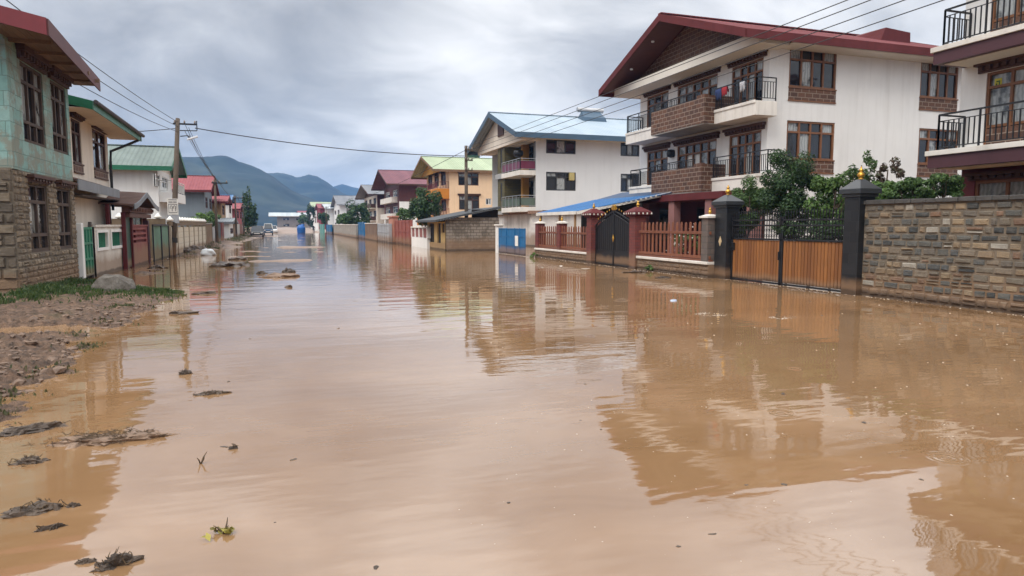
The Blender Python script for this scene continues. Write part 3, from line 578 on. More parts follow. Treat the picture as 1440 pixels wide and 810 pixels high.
# ---- stone wall, pillars and timber gate
STONES = [(0., (.05,.055,.055)), (.10, (.20,.165,.12)), (.25, (.13,.13,.115)), (.37, (.30,.215,.13)), (.48, (.165,.14,.11)), (.60, (.095,.10,.10)), (.68, (.26,.205,.145)), (.78, (.38,.28,.17)), (.85, (.26,.15,.09)), (.90, (.12,.12,.11)), (.97, (.47,.43,.36))]
M_STONE = stone('garden_wall_stone', STONES, .75, .2, .4); M_MORT = plain('wall_mortar', (.19,.155,.115), .95, .35, 3, .4, .5, .02); M_COPE = plain('dark_coping', (.075,.07,.065), .7, .35, 3, .3, 0, .015)
WX = 14.0; FR = FRM('R', WX); y1w = Yat(1214, WX, 350)
t = thing('stone_wall', 'tall garden wall of mixed grey, tan and slate stone blocks with dark coping at right', 'wall', (WX, 8, 0))
m = MB(); m.box(WX, WX+.35, 1.5, y1w, -.3, 2.3); part('mortar', m, M_MORT, t)
m = MB(); m.stones(FR, 1.5, y1w, -.12, 2.29, h=.172, w=.29, out=.032, gap=.026); part('stone_face', m, M_STONE, t)
m = MB(); y = 1.5
while y < y1w-.05: ln = min(U(.34, .5), y1w-y); m.box(WX-.07+U(-.01,.01), WX+.42, y+.006, y+ln-.006, 2.302, 2.40+U(-.012,.012)); y += ln
part('coping', m, M_COPE, t, bevel=.012)
M_DKP = bricky('black_stone_cladding', (.013,.014,.016), (.026,.027,.030), (.006,.006,.006), .42, .27, .006, .35, .006, .28, .01, None, .5)
M_CAP = plain('grey_cap_paint', (.035,.038,.042), .35, .2, 4)
def pillar(name, label, x0, x1, y0, y1, zc, zp, mat, capm, over, fin, diamond=None, dots=False, group=None):
    t = thing(name, label, 'gatepost', ((x0+x1)/2, (y0+y1)/2, 0), group)
    m = MB(); m.box(x0, x1, y0, y1, -.3, zc); part('shaft', m, mat, t, bevel=.012)
    m = MB(); m.box(x0-over*.5, x1+over*.5, y0-over*.5, y1+over*.5, zc+.002, zc+.08); m.box(x0-over, x1+over, y0-over, y1+over, zc+.082, zc+.2); m.pyramid(x0-over, x1+over, y0-over, y1+over, zc+.202, zp, .22); o = part('cap', m, capm, t, bevel=.008)
    if fin: f = finial(((x0+x1)/2, (y0+y1)/2, zp-.01), fin); part('finial', f, GOLD, o, smooth=True)
    if diamond:
        z, s = diamond; m = MB(); yc = (y0+y1)/2
        for k, n in ((1, .012), (.62, .02)): m.hexa([(x0-.001, yc-s*.5*k, z), (x0-.001, yc, z-s*k), (x0-.001, yc+s*.5*k, z), (x0-.001, yc, z+s*k)], [(x0-n, yc-s*.5*k, z), (x0-n, yc, z-s*k), (x0-n, yc+s*.5*k, z), (x0-n, yc, z+s*k)])
        part('diamond_emblem', m, plain('pale_gold', (.55,.42,.25), .5), t)
    if dots:
        m = MB(); n = 5
        for i in range(n):
            yy = y0-over*.8+(y1-y0+1.6*over)*i/(n-1); m.box(x0-over-.012, x0-over-.001, yy-.028, yy+.028, zc+.1, zc+.17); xx = x0-over*.8+(x1-x0+1.6*over)*i/(n-1); m.box(xx-.028, xx+.028, y0-over-.012, y0-over-.001, zc+.1, zc+.17)
        part('painted_dots', m, plain('white_dots', (.7,.68,.62), .6), o)
    return t
ypr0, ypr1 = y1w+.004, y1w+.50
pillar('gate_pillar', 'black stone gate pillar with gold finial between the timber gate and stone wall', 13.82, 14.32, ypr0, ypr1, 2.5, 2.95, M_DKP, M_CAP, .1, .62)
ypl0 = Yat(1022, 13.85, 340); pillar('gate_pillar', 'black stone gate pillar with gold finial and diamond emblem left of the timber gate', 13.82, 14.32, ypl0, ypl0+.62, 2.36, 2.78, M_DKP, M_CAP, .1, .62, (1.25, .17))
WOODG = planks('orange_gate_wood', (.35,.14,.038), (.17,.06,.018), .6, .2, 2)
G = thing('driveway_gate', 'double driveway gate of orange timber planks under black spiked ironwork', 'gate', (14.05, (ypr1+ypl0)/2, 0))
ym = Yat(1099, 14.05, 370); zt = onX(1060, 335, 14.05)[1]; zsp = onX(1060, 300, 14.05)[1]; zm = onX(1060, 317, 14.05)[1]; print('gate', ypr1, ym, ypl0, zt, zm, zsp)
for a, b in ((ypr1+.03, ym-.012), (ym+.012, ypl0-.03)):
    m = MB(); n = int((b-a-.12)/.125); w = (b-a-.12)/n
    for i in range(n): m.box(14.03, 14.06, a+.06+i*w+.012, a+.06+(i+1)*w-.012, .08, zt-.05)
    lf = part('gate_leaf', m, WOODG, G, bevel=.004)
    m = MB()
    for z in (.04, zt-.02, zm, zm+.16): m.box(14.0, 14.07, a, b, z-.025, z+.025)
    for y in (a, b-.06): m.box(14.0, 14.07, y, y+.06, .0, zsp-.12)
    part('frame', m, IRON, lf, bevel=.006)
    m = MB(); n = int((b-a)/.11)
    for i in range(1, n):
        y = a+(b-a)*i/n; top = zsp-.04+.06*math.sin(math.pi*i/n); m.box(14.026, 14.044, y-.009, y+.009, zt, top)
        m.hexa([(14.02, y-.018, top), (14.05, y-.018, top), (14.05, y+.018, top), (14.02, y+.018, top)], [(14.034, y-.002, top+.11), (14.036, y-.002, top+.11), (14.036, y+.002, top+.11), (14.034, y+.002, top+.11)])
    for i in range(n):
        y = a+(b-a)*(i+.5)/n
        for zc in (zt+.09, (zt+zm)/2+.06): m.tube([(14.035, y+.035*math.cos(q), zc+.035*math.sin(q)) for q in [k*math.pi/5 for k in range(11)]], .006, 5, False)
    part('ironwork', m, IRON, lf)
m = MB(); yl = Yat(1030, 14.0, 355); m.box(13.97, 14.028, yl-.09, yl+.09, .98, 1.22); m.box(13.94, 13.969, yl-.02, yl+.05, 1.05, 1.1); part('letter_box', m, IRON, G, bevel=.01)
m = MB(); m.box(13.95, 13.998, ym+.03, ym+.07, .75, 1.0); part('handle', m, IRON, G, bevel=.008)
# ---- picket fences, red pillars and the arched iron gate
PX = 13.6; M_BASE = stone('fence_base_stone', [(0., (.19,.16,.12)), (.3, (.14,.12,.095)), (.55, (.24,.205,.16)), (.8, (.11,.105,.095))], .85, .3, .4)
PICK = planks('picket_paint', (.25,.085,.04), (.17,.055,.028), .55, 0, 2)
def picket_fence(name, label, X, y0, y1, zl, zt, posts, step=.285):
    t = thing(name, label, 'fence', (X, (y0+y1)/2, 0)); FR = FRM('R', X)
    m = MB(); m.box(X, X+.3, y0, y1, -.3, zl-.1); part('base_wall', m, M_MORT, t)
    m = MB(); m.stones(FR, y0, y1, -.1, zl-.105, h=.16, w=.27, out=.03); part('base_stones', m, M_BASE, t)
    m = MB(); m.box(X-.07, X+.37, y0, y1, zl-.098, zl); part('ledge', m, TRIM, t, bevel=.015)
    m = MB(); x = X+.1; n = int((y1-y0)/step)
    for i in range(n):
        y = y0+(i+.5)*(y1-y0)/n; dz = U(-.015, .015); w = .062
        pr = [(y-w, zl+.10), (y+w, zl+.10), (y+w, zt-.09+dz), (y+w*.6, zt-.02+dz), (y, zt+dz), (y-w*.6, zt-.02+dz), (y-w, zt-.09+dz)]
        m.hexa([(x, a, b) for a, b in pr], [(x+.03, a, b) for a, b in pr])
    part('pickets', m, PICK, t)
    m = MB()
    for z in (zl+.14, zl+(zt-zl)*.72): m.box(x-.05, x-.002, y0, y1, z-.05, z+.05)
    m.box(x-.06, x+.08, y0, y1, zl+.002, zl+.07); part('rail', m, PICK, t, bevel=.006)
    for (y, w, zc, mat, fs) in posts:
        m = MB(); m.box(X-.02, X+.02+w, y-w/2, y+w/2, zl+.003, zc); p = part('post', m, mat, t, bevel=.01)
        m = MB(); m.box(X-.09, X+.09+w, y-w/2-.07, y+w/2+.07, zc+.002, zc+.07); m.pyramid(X-.05, X+.05+w, y-w/2-.04, y+w/2+.04, zc+.072, zc+.13, .4); part('post_cap', m, TRIM, p, bevel=.008)
        part('finial', finial((X+w/2, y, zc+.125), fs), GOLD, p, smooth=True)
    return t
yr2 = Yat(886, PX, 345); yr2b = Yat(903, PX+.5, 345)
PB = ypl0+.63
picket_fence('picket_fence', 'brown picket fence on a low stone base with white ledge, beside the black pillar', PX, PB, yr2-.62, .55, 1.9, [(PB+.24, .36, 2.02, bricky('post_stone', (.17,.13,.11), (.12,.10,.09), (.09,.08,.07), .3, .2, .012, .8, .01), .45)])
def redp(label, yc, zc, zp):
    return pillar('gate_pillar', label, PX-.08, PX+.42, yc-.25, yc+.25, zc, zp, REDBRICK, MAROON, .17, .5, None, True)
y2c = yr2-.3; y1c = Yat(830, PX, 340)
redp('red brick gate pillar with white dotted cap, right of the arched iron gate', y2c, 2.12, 2.52)
redp('red brick gate pillar with pagoda cap, left of the arched iron gate', y1c, 2.14, 2.54)
G = thing('arched_gate', 'black iron double gate with arched spiked top and gold centre emblem', 'gate', (PX+.15, (y1c+y2c)/2, 0)); ya, yb = y2c+.27, y1c-.27; ymid = (ya+yb)/2; xg = PX+.15
def arch(y): return 1.78+.62*(1-abs((y-ymid)/((yb-ya)/2)))**.8
M_BLK = plain('black_sheet', (.014,.014,.015), .4, .2, 2, .2, .3)
for a, b in ((ya, ymid-.01), (ymid+.01, yb)):
    m = MB(); m.box(xg, xg+.02, a+.05, b-.05, .05, .62); q = [(a+.05, .68), (b-.05, .68)]+[(b-.05-(b-a-.1)*i/8, arch(b-.05-(b-a-.1)*i/8)-.16) for i in range(9)]
    m.hexa([(xg+.004, y, z) for y, z in q], [(xg+.018, y, z) for y, z in q]); lf = part('gate_leaf', m, M_BLK, G)
    m = MB()
    for z in (.05, .65): m.box(xg-.02, xg+.04, a, b, z-.03, z+.03)
    for y in (a, b-.05): m.box(xg-.02, xg+.04, y, y+.05, .0, arch(y+.025)-.02)
    for i in range(10):
        p, r = a+(b-a)*i/10, a+(b-a)*(i+1)/10
        for dz in (0, -.16): m.bar((xg+.01, p, arch(p)+dz), (xg+.01, r, arch(r)+dz), .05, .045)
    for i in range(1, 9): y = a+(b-a)*i/9; m.box(xg-.012, xg-.001, y-.008, y+.008, .68, arch(y)+.02)
    part('frame', m, IRON, lf)
    m = MB(); gm = MB()
    for i in range(1, 8):
        y = a+(b-a)*i/8; z = arch(y); m.bar((xg+.01, y, z), (xg+.01, y, z+.14), .014); gm.lathe((xg+.01, y, z+.13), [(.012, 0), (.024, .03), (.002, .09)], 6)
    part('spikes', m, IRON, lf); part('spike_tips', gm, GOLD, lf)
m = MB(); m.hexa([(xg-.03, ymid-.1, 1.2), (xg-.03, ymid, 1.02), (xg-.03, ymid+.1, 1.2), (xg-.03, ymid, 1.38)], [(xg-.06, ymid-.03, 1.2), (xg-.06, ymid, 1.14), (xg-.06, ymid+.03, 1.2), (xg-.06, ymid, 1.26)]); part('gold_emblem', m, GOLD, G)
m = MB(); m.box(xg-.05, xg+.06, ymid-.13, ymid+.13, arch(ymid)+.02, arch(ymid)+.26); part('crest', m, GOLD, G, bevel=.04)
yf0, yf1 = y1c+.26, Yat(752.5, PX, 350)
picket_fence('picket_fence', 'farther brown picket fence between the arched gate and the blue gate', PX, yf0, yf1, .5, 1.72, [((yf0+yf1)/2+.1, .4, 1.85, REDBRICK, .5), (yf1-.25, .4, 1.85, REDBRICK, .45)])
# ---- blue awning beside the white house
M_BLUE = roofing('blue_awning_sheet', (.008,.10,.30), (.014,.15,.38), 1, .2, .4, .015)
AY0, AY1 = 30.6, 38.2
t = thing('awning', 'sloping blue sheet awning on posts beside the white house', 'awning', (17, 34, 0))
m = MB(); m.slab([(14.4, AY0+1.8, 2.5), (18.2, AY0, 3.32), (18.2, AY1, 3.32), (14.4, AY1, 2.5)], .03); part('roof', m, M_BLUE, t)
m = MB(); m.slab([(18.202, AY0, 3.3), (20.05, AY0-.6, 3.78), (20.05, AY1, 3.78), (18.202, AY1, 3.3)], .04); part('upper_roof', m, plain('dark_blue_sheet', (.02,.06,.14), .5, .25, 1), t)
m = MB(); m.box(14.36, 14.395, AY0+1.8, AY1, 2.33, 2.5); m.bar((14.4, AY0+1.77, 2.4), (20.0, AY0-.62, 3.66), .03, .16); part('trim_board', m, TRIM, t)
m = MB()
for i in range(16):
    f = (i+.5)/16; x = 14.6+3.5*f; m.box(x-.05, x+.05, AY0+1.72-1.75*f, AY0+1.745-1.75*f, 2.38+.85*f, 2.46+.85*f)
part('painted_dots', m, plain('awning_dots', (.7,.68,.62), .6), t)
m = MB()
for y in (AY0+2.3, AY0+4.4, AY1-.3): m.box(14.5, 14.6, y-.05, y+.05, -.3, 2.42)
part('post', m, planks('pale_timber', (.45,.27,.13), (.38,.22,.1), .6), t)
m = MB(); m.box(17.2, 17.3, AY0+.2, AY1-.2, -.3, 2.9); part('back_wall', m, SHADEIN, t)  # near-black wall, the shade beneath the awning put into its colour
m = MB(); m.box(17.17, 17.197, AY0+3.9, AY0+4.5, 1.3, 2.1); part('notice_paper', m, plain('paper', (.72,.72,.7), .8), t)
# ---- blue sheet gate
BX = 13.1; yb0, yb1 = yf1+.25, Yat(702, BX, 340); M_BG = plain('blue_gate_paint', (.015,.14,.33), .45, .22, 1.4, .45, .35, .004)
t = thing('blue_gate', 'bright blue sheet metal double gate with a white paper stuck on it', 'gate', (BX, (yb0+yb1)/2, 0)); ym = Yat(724, BX, 340)
for a, b in ((yb0, ym-.015), (ym+.015, yb1)):
    m = MB(); m.box(BX, BX+.02, a, b, .03, 1.58); lf = part('gate_leaf', m, M_BG, t)
    m = MB()
    for z in (.05, .55, 1.1, 1.55): m.box(BX-.025, BX-.002, a+.002, b-.002, z-.025, z+.025)
    for y in (a, (a+b)/2, b-.05): m.box(BX-.03, BX-.003, y, y+.05, .03, 1.6)
    part('frame', m, M_BG, lf)
m = MB(); y = Yat(727, BX, 340); m.box(BX-.035, BX-.031, y-.28, y+.28, .55, 1.15); part('notice_paper', m, plain('white_paper', (.75,.75,.72), .8), t)
t = thing('gate_post', 'white square gate post at the far end of the blue gate', 'post', (BX, yb1+.3, 0)); m = MB(); m.box(BX-.1, BX+.25, yb1+.03, yb1+.5, -.3, 1.72); part('shaft', m, W_WHITE, t, bevel=.02); m = MB(); m.box(BX-.18, BX+.33, yb1-.05, yb1+.58, 1.722, 1.82); part('post_cap', m, TRIM, t, bevel=.02)
# ---- grey house with the blue roof
XF, YS = 20.0, 53.3; n = onX(725, 185, 17.8); a = onX(687, 158, 17.8); y0r, ze, ym_, zr = n[0], n[1], a[0], a[1]; y1r = 2*ym_-y0r; YE = y1r-1.3; print('blue', y0r, y1r, ze, zr)
YS = max(YS, y0r+.9)
H = thing('blue_roof_house', 'pale grey three storey house with light blue sheet metal roof and stacked balconies', 'house', (XF, YS, 0)); FR, FS = FRM('R', XF), FRM('S', YS)
ops = [swin(768, 809.5, 190, 217, YS), swin(768, 809.5, 241.5, 268.5, YS), swin(873, 899, 194, 220, YS), swin(873, 899, 245, 268, YS)]
for i, k in ((2, 0), (3, 1)): ops[i] = (ops[i][0], ops[i][1], ops[k][2], ops[k][3])
XB = 33; zt = ze-.05
m = MB(); m.wall(FS, XF, XB, 3.0, zt, ops)
m.quad((XB,YS,0),(XB,YE,0),(XB,YE,zt),(XB,YS,zt)); m.quad((XF,YE,0),(XB,YE,0),(XB,YE,zt),(XF,YE,zt)); m.quad((XF,YS,3),(XB,YS,3),(XB,YE,3),(XF,YE,3)); part('wall', m, W_GREY, H)
for o in ops: window(H, FS, *o, cols=3, transom=.2, wood=plain('dark_window_frame', (.03,.03,.032), .5) if o is ops[0] else bpy.data.materials['dark_window_frame'], glass=GLASS, fwid=.1)
DKF = bpy.data.materials['dark_window_frame']
yb = Yat(726, XF, 250); yc = Yat(700, 18.9, 250)     # loggia zone near, olive bay far
m = MB(); m.wall(FRM('R', XF+.6), YS, yb, 3.0, zt, [(YS+.5, yb-.5, 3.6, 5.6), (YS+.5, yb-.5, 6.5, 8.5)]); m.box(XF, XF+.35, YS+.002, YS+.5, 3.0, zt); part('loggia_wall', m, plain('loggia_grey', (.22,.22,.21), .8), H)
for z in (3.6, 6.5): window(H, FRM('R', XF+.6), YS+.5, yb-.5, z, z+2.0, cols=5, wood=DKF, transom=.25, fwid=.08)
m = MB(); yo = YS+(yb-YS)*.6; m.box(XF-.1, XF+.5, yo, yo+.4, 3.0, zt); part('ochre_column', m, plain('ochre_paint', (.42,.20,.03), .6), H)
M_OLV = bricky('olive_tile', (.13,.105,.03), (.095,.08,.028), (.06,.05,.03), .5, .22, .02, .7, .01)
wb = [(yb+.7, yc-.8, 3.9, 5.5), (yb+.7, yc-.8, 6.9, 8.6)]
m = MB(); m.wall(FRM('R', 18.9), yb, yc, 3.0, zt, wb); m.quad((18.9,yb,3.0),(XF+1,yb,3.0),(XF+1,yb,zt),(18.9,yb,zt)); m.quad((18.9,yc,3.0),(XF+1,yc,3.0),(XF+1,yc,zt),(18.9,yc,zt)); part('olive_bay', m, M_OLV, H)
for w in wb: window(H, FRM('R', 18.9), *w, cols=4, wood=DKF, transom=.3, fwid=.08)
m = MB(); m.box(18.7, XF+.2, yb+.004, yc+.1, 5.9, 6.35); m.box(18.7, XF+.2, yb+.004, yc+.1, 2.7, 2.996); m.box(18.75, 18.895, yb+.01, yc, 8.75, zt); part('bay_band', m, plain('bay_grey', (.33,.33,.32), .7), H)
MAR2 = plain('balcony_glass_red', (.16,.03,.06), .3); GRN2 = plain('balcony_panel_green', (.10,.13,.10), .4); ALU = plain('aluminium_rail', (.5,.5,.5), .35, metal=.6)
for z, pm in ((6.2, MAR2), (3.2, GRN2)):
    m = MB(); m.box(18.6, XF+.599, YS+.003, yb-.004, z-.35, z+.06); o = part('balcony', m, TRIM, H, bevel=.02)
    m = MB(); m.box(18.68, 18.71, YS+.1, yb-.1, z+.2, z+.8); m.box(18.72, XF-.05, YS+.05, YS+.08, z+.2, z+.8); part('balcony_panel', m, pm, o)
    railing(o, [(XF, YS+.03), (18.64, YS+.03), (18.64, yb-.05)], z+.06, .95, .9, .015, ALU)
m = MB(); yy = YS+1.2; m.lathe((18.9, yy, 7.35), [(.02, 0), (.35, .12), (.42, .35), (.38, .6), (.02, .62)], 14); part('satellite_dish', m, IRON, H, smooth=True)
m = MB(); m.bf(FS, *sorted((Xat(799, YS), Xat(806, YS))), onY(802, 254, YS)[1], onY(802, 243, YS)[1], .01, .25); part('meter_box', m, plain('yellowed_plastic', (.45,.36,.14), .6), H, bevel=.04)  # yellowed meter box fixed to the side wall
BLUE_ROOF = roofing('pale_blue_roof_sheet', (.30,.38,.45), (.36,.43,.49), 0, .3, .4, .02, .2); BLUEF = plain('blue_grey_fascia', (.055,.10,.15), .5, .15, 1)
rf = gable(H, 17.8, 34, y0r, y1r, ze, zr, 'x', BLUE_ROOF, BLUEF, fh=.42)
m = MB(); m.box(18.4, 34, y0r+.04, YS+.01, ze-.35, ze-.28); part('soffit', m, plain('cream_soffit', (.55,.47,.35), .8), rf)
m = MB(); tri_gable(m, FRM('R', 18.7), y0r+.6, y1r-.6, ze-.2, zr-.3, 0); m.box(18.69, XF+.2, y0r+.7, y1r-.7, ze-.5, ze-.21); part('gable_wall', m, W_CREAM, H)
yv, zv = onX(705, 180, 18.7); m = MB(); m.hexa([(18.68, yv-.8, zv-.7), (18.68, yv+.8, zv-.7), (18.68, yv+.8, zv+.3), (18.68, yv, zv+.9), (18.68, yv-.8, zv+.3)], [(18.6, yv-.8, zv-.7), (18.6, yv+.8, zv-.7), (18.6, yv+.8, zv+.3), (18.6, yv, zv+.9), (18.6, yv-.8, zv+.3)]); part('attic_window', m, WOODDK, H)
xs, zs = onY(833, 160, ym_-1); m = MB(); z_ = zr-.25; m.hexa([(xs-1.2, ym_-1.6, z_-.35), (xs+1.2, ym_-1.6, z_-.35), (xs+1.2, ym_-.4, z_+.1), (xs-1.2, ym_-.4, z_+.1)], [(xs-1.1, ym_-1.5, z_+.05), (xs+1.1, ym_-1.5, z_+.05), (xs+.9, ym_-.6, z_+.75), (xs-.9, ym_-.6, z_+.75)]); part('solar_heater', m, BLUEF, rf); m = MB(); m.tube([(xs-1.3, ym_-.5, z_+.85), (xs+1.3, ym_-.5, z_+.85)], .22, 12); part('heater_tank', m, ALU, rf)
m = MB(); m.box(19.6, 32.9, YS-.05, YE, -.3, 2.69); part('ground_floor_wall', m, plain('patched_white_plaster', (.66,.63,.59), .9, .2, .8, .75, .8, .006), H)
m = MB(); m.box(19.3, 33, YS-.35, YE, 2.692, 2.95); part('slab_edge', m, plain('rusty_slab', (.28,.17,.12), .9, .35, 1.5, .5), H)
# ---- cinder block shed
SY = 45.6; SX0, SX1 = Xat(627, SY), 14.4; FS = FRM('S', SY); M_CIN = bricky('cinder_block', (.20,.165,.125), (.15,.125,.10), (.09,.075,.06), .42, .21, .018, .9, .02, .6, .02, (.28,.24,.2)); M_YEL = plain('yellow_plaster', (.52,.36,.15), .85, .2, 1, .4, .45)
t = thing('block_shed', 'low cinder block shed with dark sloping sheet roof and yellow painted front', 'shed', (SX0, SY, 0)); sye = Yat(601, SX0); zw = 2.3
m = MB(); m.wall(FS, SX0, SX1, -.3, zw, []); m.box(SX0, SX1, SY+.002, SY+.2, -.3, zw-.01); part('block_wall', m, M_CIN, t)
so = [(SY+1.6, SY+2.7, .5, 1.9), (SY+3.8, sye-.6, .5, 1.9), (SY+.4, SY+1.3, 1.25, 1.9)]
m = MB(); m.wall(FRM('R', SX0), SY, sye, -.3, 2.0, so); part('front_wall', m, M_YEL, t)
for o in so: m = MB(); m.bf(FRM('R', SX0), o[0], o[1], o[2], o[3], -.14, -.1); part('shade_panel', m, SHADEIN, t)  # dark sheets in the open bays, painted as the shade inside
m = MB(); m.slab([(SX0-.8, SY-.35, 2.12), (14.4, SY-.35, 3.05), (14.4, sye+.6, 3.05), (SX0-.8, sye+.6, 2.12)], .14); part('roof', m, roofing('dark_shed_roof', (.055,.06,.065), (.09,.095,.10), 0, .2), t)
m = MB(); m.box(SX0+.3, SX1, SY+.3, sye-.1, zw-.3, zw); m.box(SX1-1.9, SX1, SY+.25, SY+.29, zw-.1, 2.85); part('gap_shade_fill', m, SHADEIN, t)  # dark filler painted as the shade in the gap under the roof
# ================================================================== LEFT SIDE
FASR = plain('red_fascia', (.17,.022,.028), .5, .2, 1, .3); FASB = plain('brown_maroon_fascia', (.12,.05,.05), .65, .25, 1.2, .4)
TURQ = bricky('turquoise_block_paint', (.23,.42,.385), (.34,.51,.47), (.12,.20,.18), .62, .36, .008, .8, .008, 0, .03, (.21,.20,.155))
M_LST = stone('house_stone', [(0., (.29,.22,.145)), (.25, (.35,.265,.175)), (.5, (.25,.195,.135)), (.7, (.40,.31,.215)), (.88, (.19,.145,.10))], .85, .5, .2)
LX, LY, LYE = -6.2, 19.9, 25.1
H = thing('stone_house', 'old house with turquoise painted block upper floor over rough stone at the left edge', 'house', (LX, LY, 0)); FL, FSd = FRM('L', LX), FRM('S', LY)
zb = onX(22, 238, LX)[1]; zt = 6.25
def lwin(pa, pb, pt, pbm, X): (ya, z1), (yb, _) = onX(pa, pt, X), onX(pb, pt, X); return ya, yb, onX(pa, pbm, X)[1], z1
u1, u2, l1, l2 = lwin(27, 57.5, 84, 196, LX), lwin(70, 91, 118, 210, LX), lwin(38.5, 65, 256, 356, LX), lwin(79, 98, 266, 352, LX)
u2 = (u2[0], u2[1], u1[2], u1[3]); l2 = (l2[0], l2[1], l1[2], l1[3]); print('left', zb, u1, u2, l1, l2)
m = MB(); m.wall(FL, LY, LYE, zb, zt, [u1, u2]); m.wall(FSd, -15, LX, zb+.02, zt, []); m.quad((-15,LY,-.2),(-15,LYE,-.2),(-15,LYE,zt),(-15,LY,zt)); m.quad((-15,LYE,-.2),(LX,LYE,-.2),(LX,LYE,zt),(-15,LYE,zt)); part('upper_wall', m, TURQ, H)
m = MB(); m.bf(FL, LY-.03, LY+.42, zb, zt, .0, .035); part('corner_pilaster', m, TURQ, H)
m = MB(); m.wall(FL, LY, LYE, -.2, zb-.004, [l1, l2]); m.wall(FSd, -15, LX, -.2, zb+.016, []); part('lower_wall', m, M_MORT, H)
m = MB(); m.stones(FL, LY, LYE, -.05, zb-.01, [l1, l2], .15, .24, .035); part('stone_face', m, M_LST, H)
m = MB(); m.stones(FSd, -11, LX, -.05, zb+.01, [], .26, .5, .06, .03); part('rubble_face', m, stone('rubble_dark', [(0., (.17,.13,.09)), (.4, (.23,.175,.115)), (.75, (.115,.088,.062))], .9, .4, .35), H)
OLDW = plain('weathered_wood', (.085,.055,.04), .75, .35, 3, .3)
for o in (u1, u2): window(H, FL, *o, cols=3, transom=.2, low=.22, wood=OLDW, glass=GLASS, cornice=(.36, .22), fwid=.08)
for o in (l1, l2): window(H, FL, *o, cols=2, transom=.22, low=.2, wood=OLDW, glass=GLASSDK, cornice=(.2, .12), fwid=.09)
# roof: low gable, its street eave running slightly skew
A, B = Vector((-5.04, 19.0, 6.58)), Vector((-5.52, 26.0, 6.53)); RA, RB = Vector((-10.5, 19.0, 7.75)), Vector((-10.5, 26.0, 7.7)); BA, BB = Vector((-15.9, 19, 6.6)), Vector((-15.9, 26, 6.55))
m = MB(); m.slab([A, B, RB, RA], .06); m.slab([RA, RB, BB, BA], .06); rf = part('roof', m, roofing('old_roof_sheet', (.10,.05,.045), (.16,.08,.07), 1, .18), H)
m = MB(); e = Vector((.035, 0, 0)); dn = Vector((0, 0, -.38)); m.hexa([A+dn, A+dn+e, B+dn+e, B+dn], [A, A+e, B+e, B]); part('street_fascia', m, FASB, rf)
m = MB(); e = Vector((0, -.035, 0))
for p, q in ((A, RA), (RA, BA)): m.hexa([p+dn, p+dn+e, q+dn+e, q+dn], [p+Vector((0,0,.01)), p+e+Vector((0,0,.01)), q+e+Vector((0,0,.01)), q+Vector((0,0,.01))])
part('gable_fascia', m, FASR, rf)
m = MB(); n = 7
for i in range(n):
    f0, f1 = i/n, (i+.93)/n; a0, a1 = A.lerp(Vector((-6.25, 19, 6.58)), f0), A.lerp(Vector((-6.25, 19, 6.58)), f1); b0, b1 = B.lerp(Vector((-6.25, 26, 6.53)), f0), B.lerp(Vector((-6.25, 26, 6.53)), f1); d = Vector((0, 0, -.2))
    m.slab([a0+d, b0+d, b1+d, a1+d], .02)
for y in (20.2, 21.4, 22.6, 23.8, 25.0): m.box(-6.2, -5.3, y, y+.07, 6.26, 6.355)
part('soffit', m, planks('bare_soffit_boards', (.26,.17,.11), (.17,.11,.075), .8, 0, 1), rf)
m = MB(); m.box(-15, LX-.02, LY+.02, LYE-.02, zt, zt+.12); tri_gable(m, FRM('S', LY+.05), -14.9, LX-.05, zt+.12, 7.3, 0); part('gable_wall', m, TURQ, H)
# ---- cream house with green fascia
CXF = -6.8; H = thing('cream_house', 'cream two storey house with green fascia and black drainpipe behind the turquoise house', 'house', (CXF, 26.3, 0)); FL = FRM('L', CXF); cy0, cy1 = 25.6, 32.9
c1, c2 = lwin(99, 112, 163, 222, CXF), lwin(129, 147, 180, 236, CXF); c1 = (max(c1[0], cy0+.1), c1[1], c2[2], c2[3])
m = MB(); m.wall(FL, cy0, cy1, 0, 5.75, [c1, c2]); m.quad((-16,cy1,0),(CXF,cy1,0),(CXF,cy1,5.75),(-16,cy1,5.75)); m.quad((-16,cy0,0),(CXF,cy0,0),(CXF,cy0,5.75),(-16,cy0,5.75)); m.quad((-16,cy0,0),(-16,cy1,0),(-16,cy1,5.75),(-16,cy0,5.75)); part('wall', m, W_CREAM, H)
for o in (c1, c2): window(H, FL, *o, cols=2, transom=.25, wood=WOODDK, skirt=.3, fwid=.08, cornice=(.2, .1))
GRNF = plain('green_fascia', (.012,.12,.06), .5, .2, 1); TQF = plain('turquoise_fascia', (.10,.24,.19), .6, .3, 2, .3)
A, B = Vector((-5.9, 26.7, 5.95)), Vector((-5.72, 34.0, 5.72)); RA, RB = Vector((-11.5, 26.7, 7.2)), Vector((-11.5, 34.0, 7.0)); BA, BB = Vector((-17, 26.7, 5.9)), Vector((-17, 34, 5.7))
m = MB(); m.slab([A, B, RB, RA], .06); m.slab([RA, RB, BB, BA], .06); rf = part('roof', m, roofing('grey_brown_sheet', (.09,.075,.07), (.14,.12,.11), 1, .2), H)
m = MB(); e = Vector((.03, 0, 0)); dn = Vector((0, 0, -.3)); m.hexa([A+dn, A+dn+e, B+dn+e, B+dn], [A, A+e, B+e, B]); part('street_fascia', m, TQF, rf)
m = MB(); e = Vector((0, -.03, 0)); m.hexa([A+dn, A+dn+e, RA+dn+e, RA+dn], [A, A+e, RA+e, RA]); part('gable_fascia', m, GRNF, rf)
m = MB(); m.tube([A+Vector((.1, 0, -.03)), B+Vector((.1, 0, -.05))], .07, 8); part('gutter', m, plain('dark_gutter', (.05,.04,.04), .6), rf)
m = MB(); d = Vector((0, 0, -.22)); m.slab([A+d, B+d, Vector((CXF-.1, 34, 5.5)), Vector((CXF-.1, 26.7, 5.72))], .02); part('soffit', m, W_CREAM, rf)
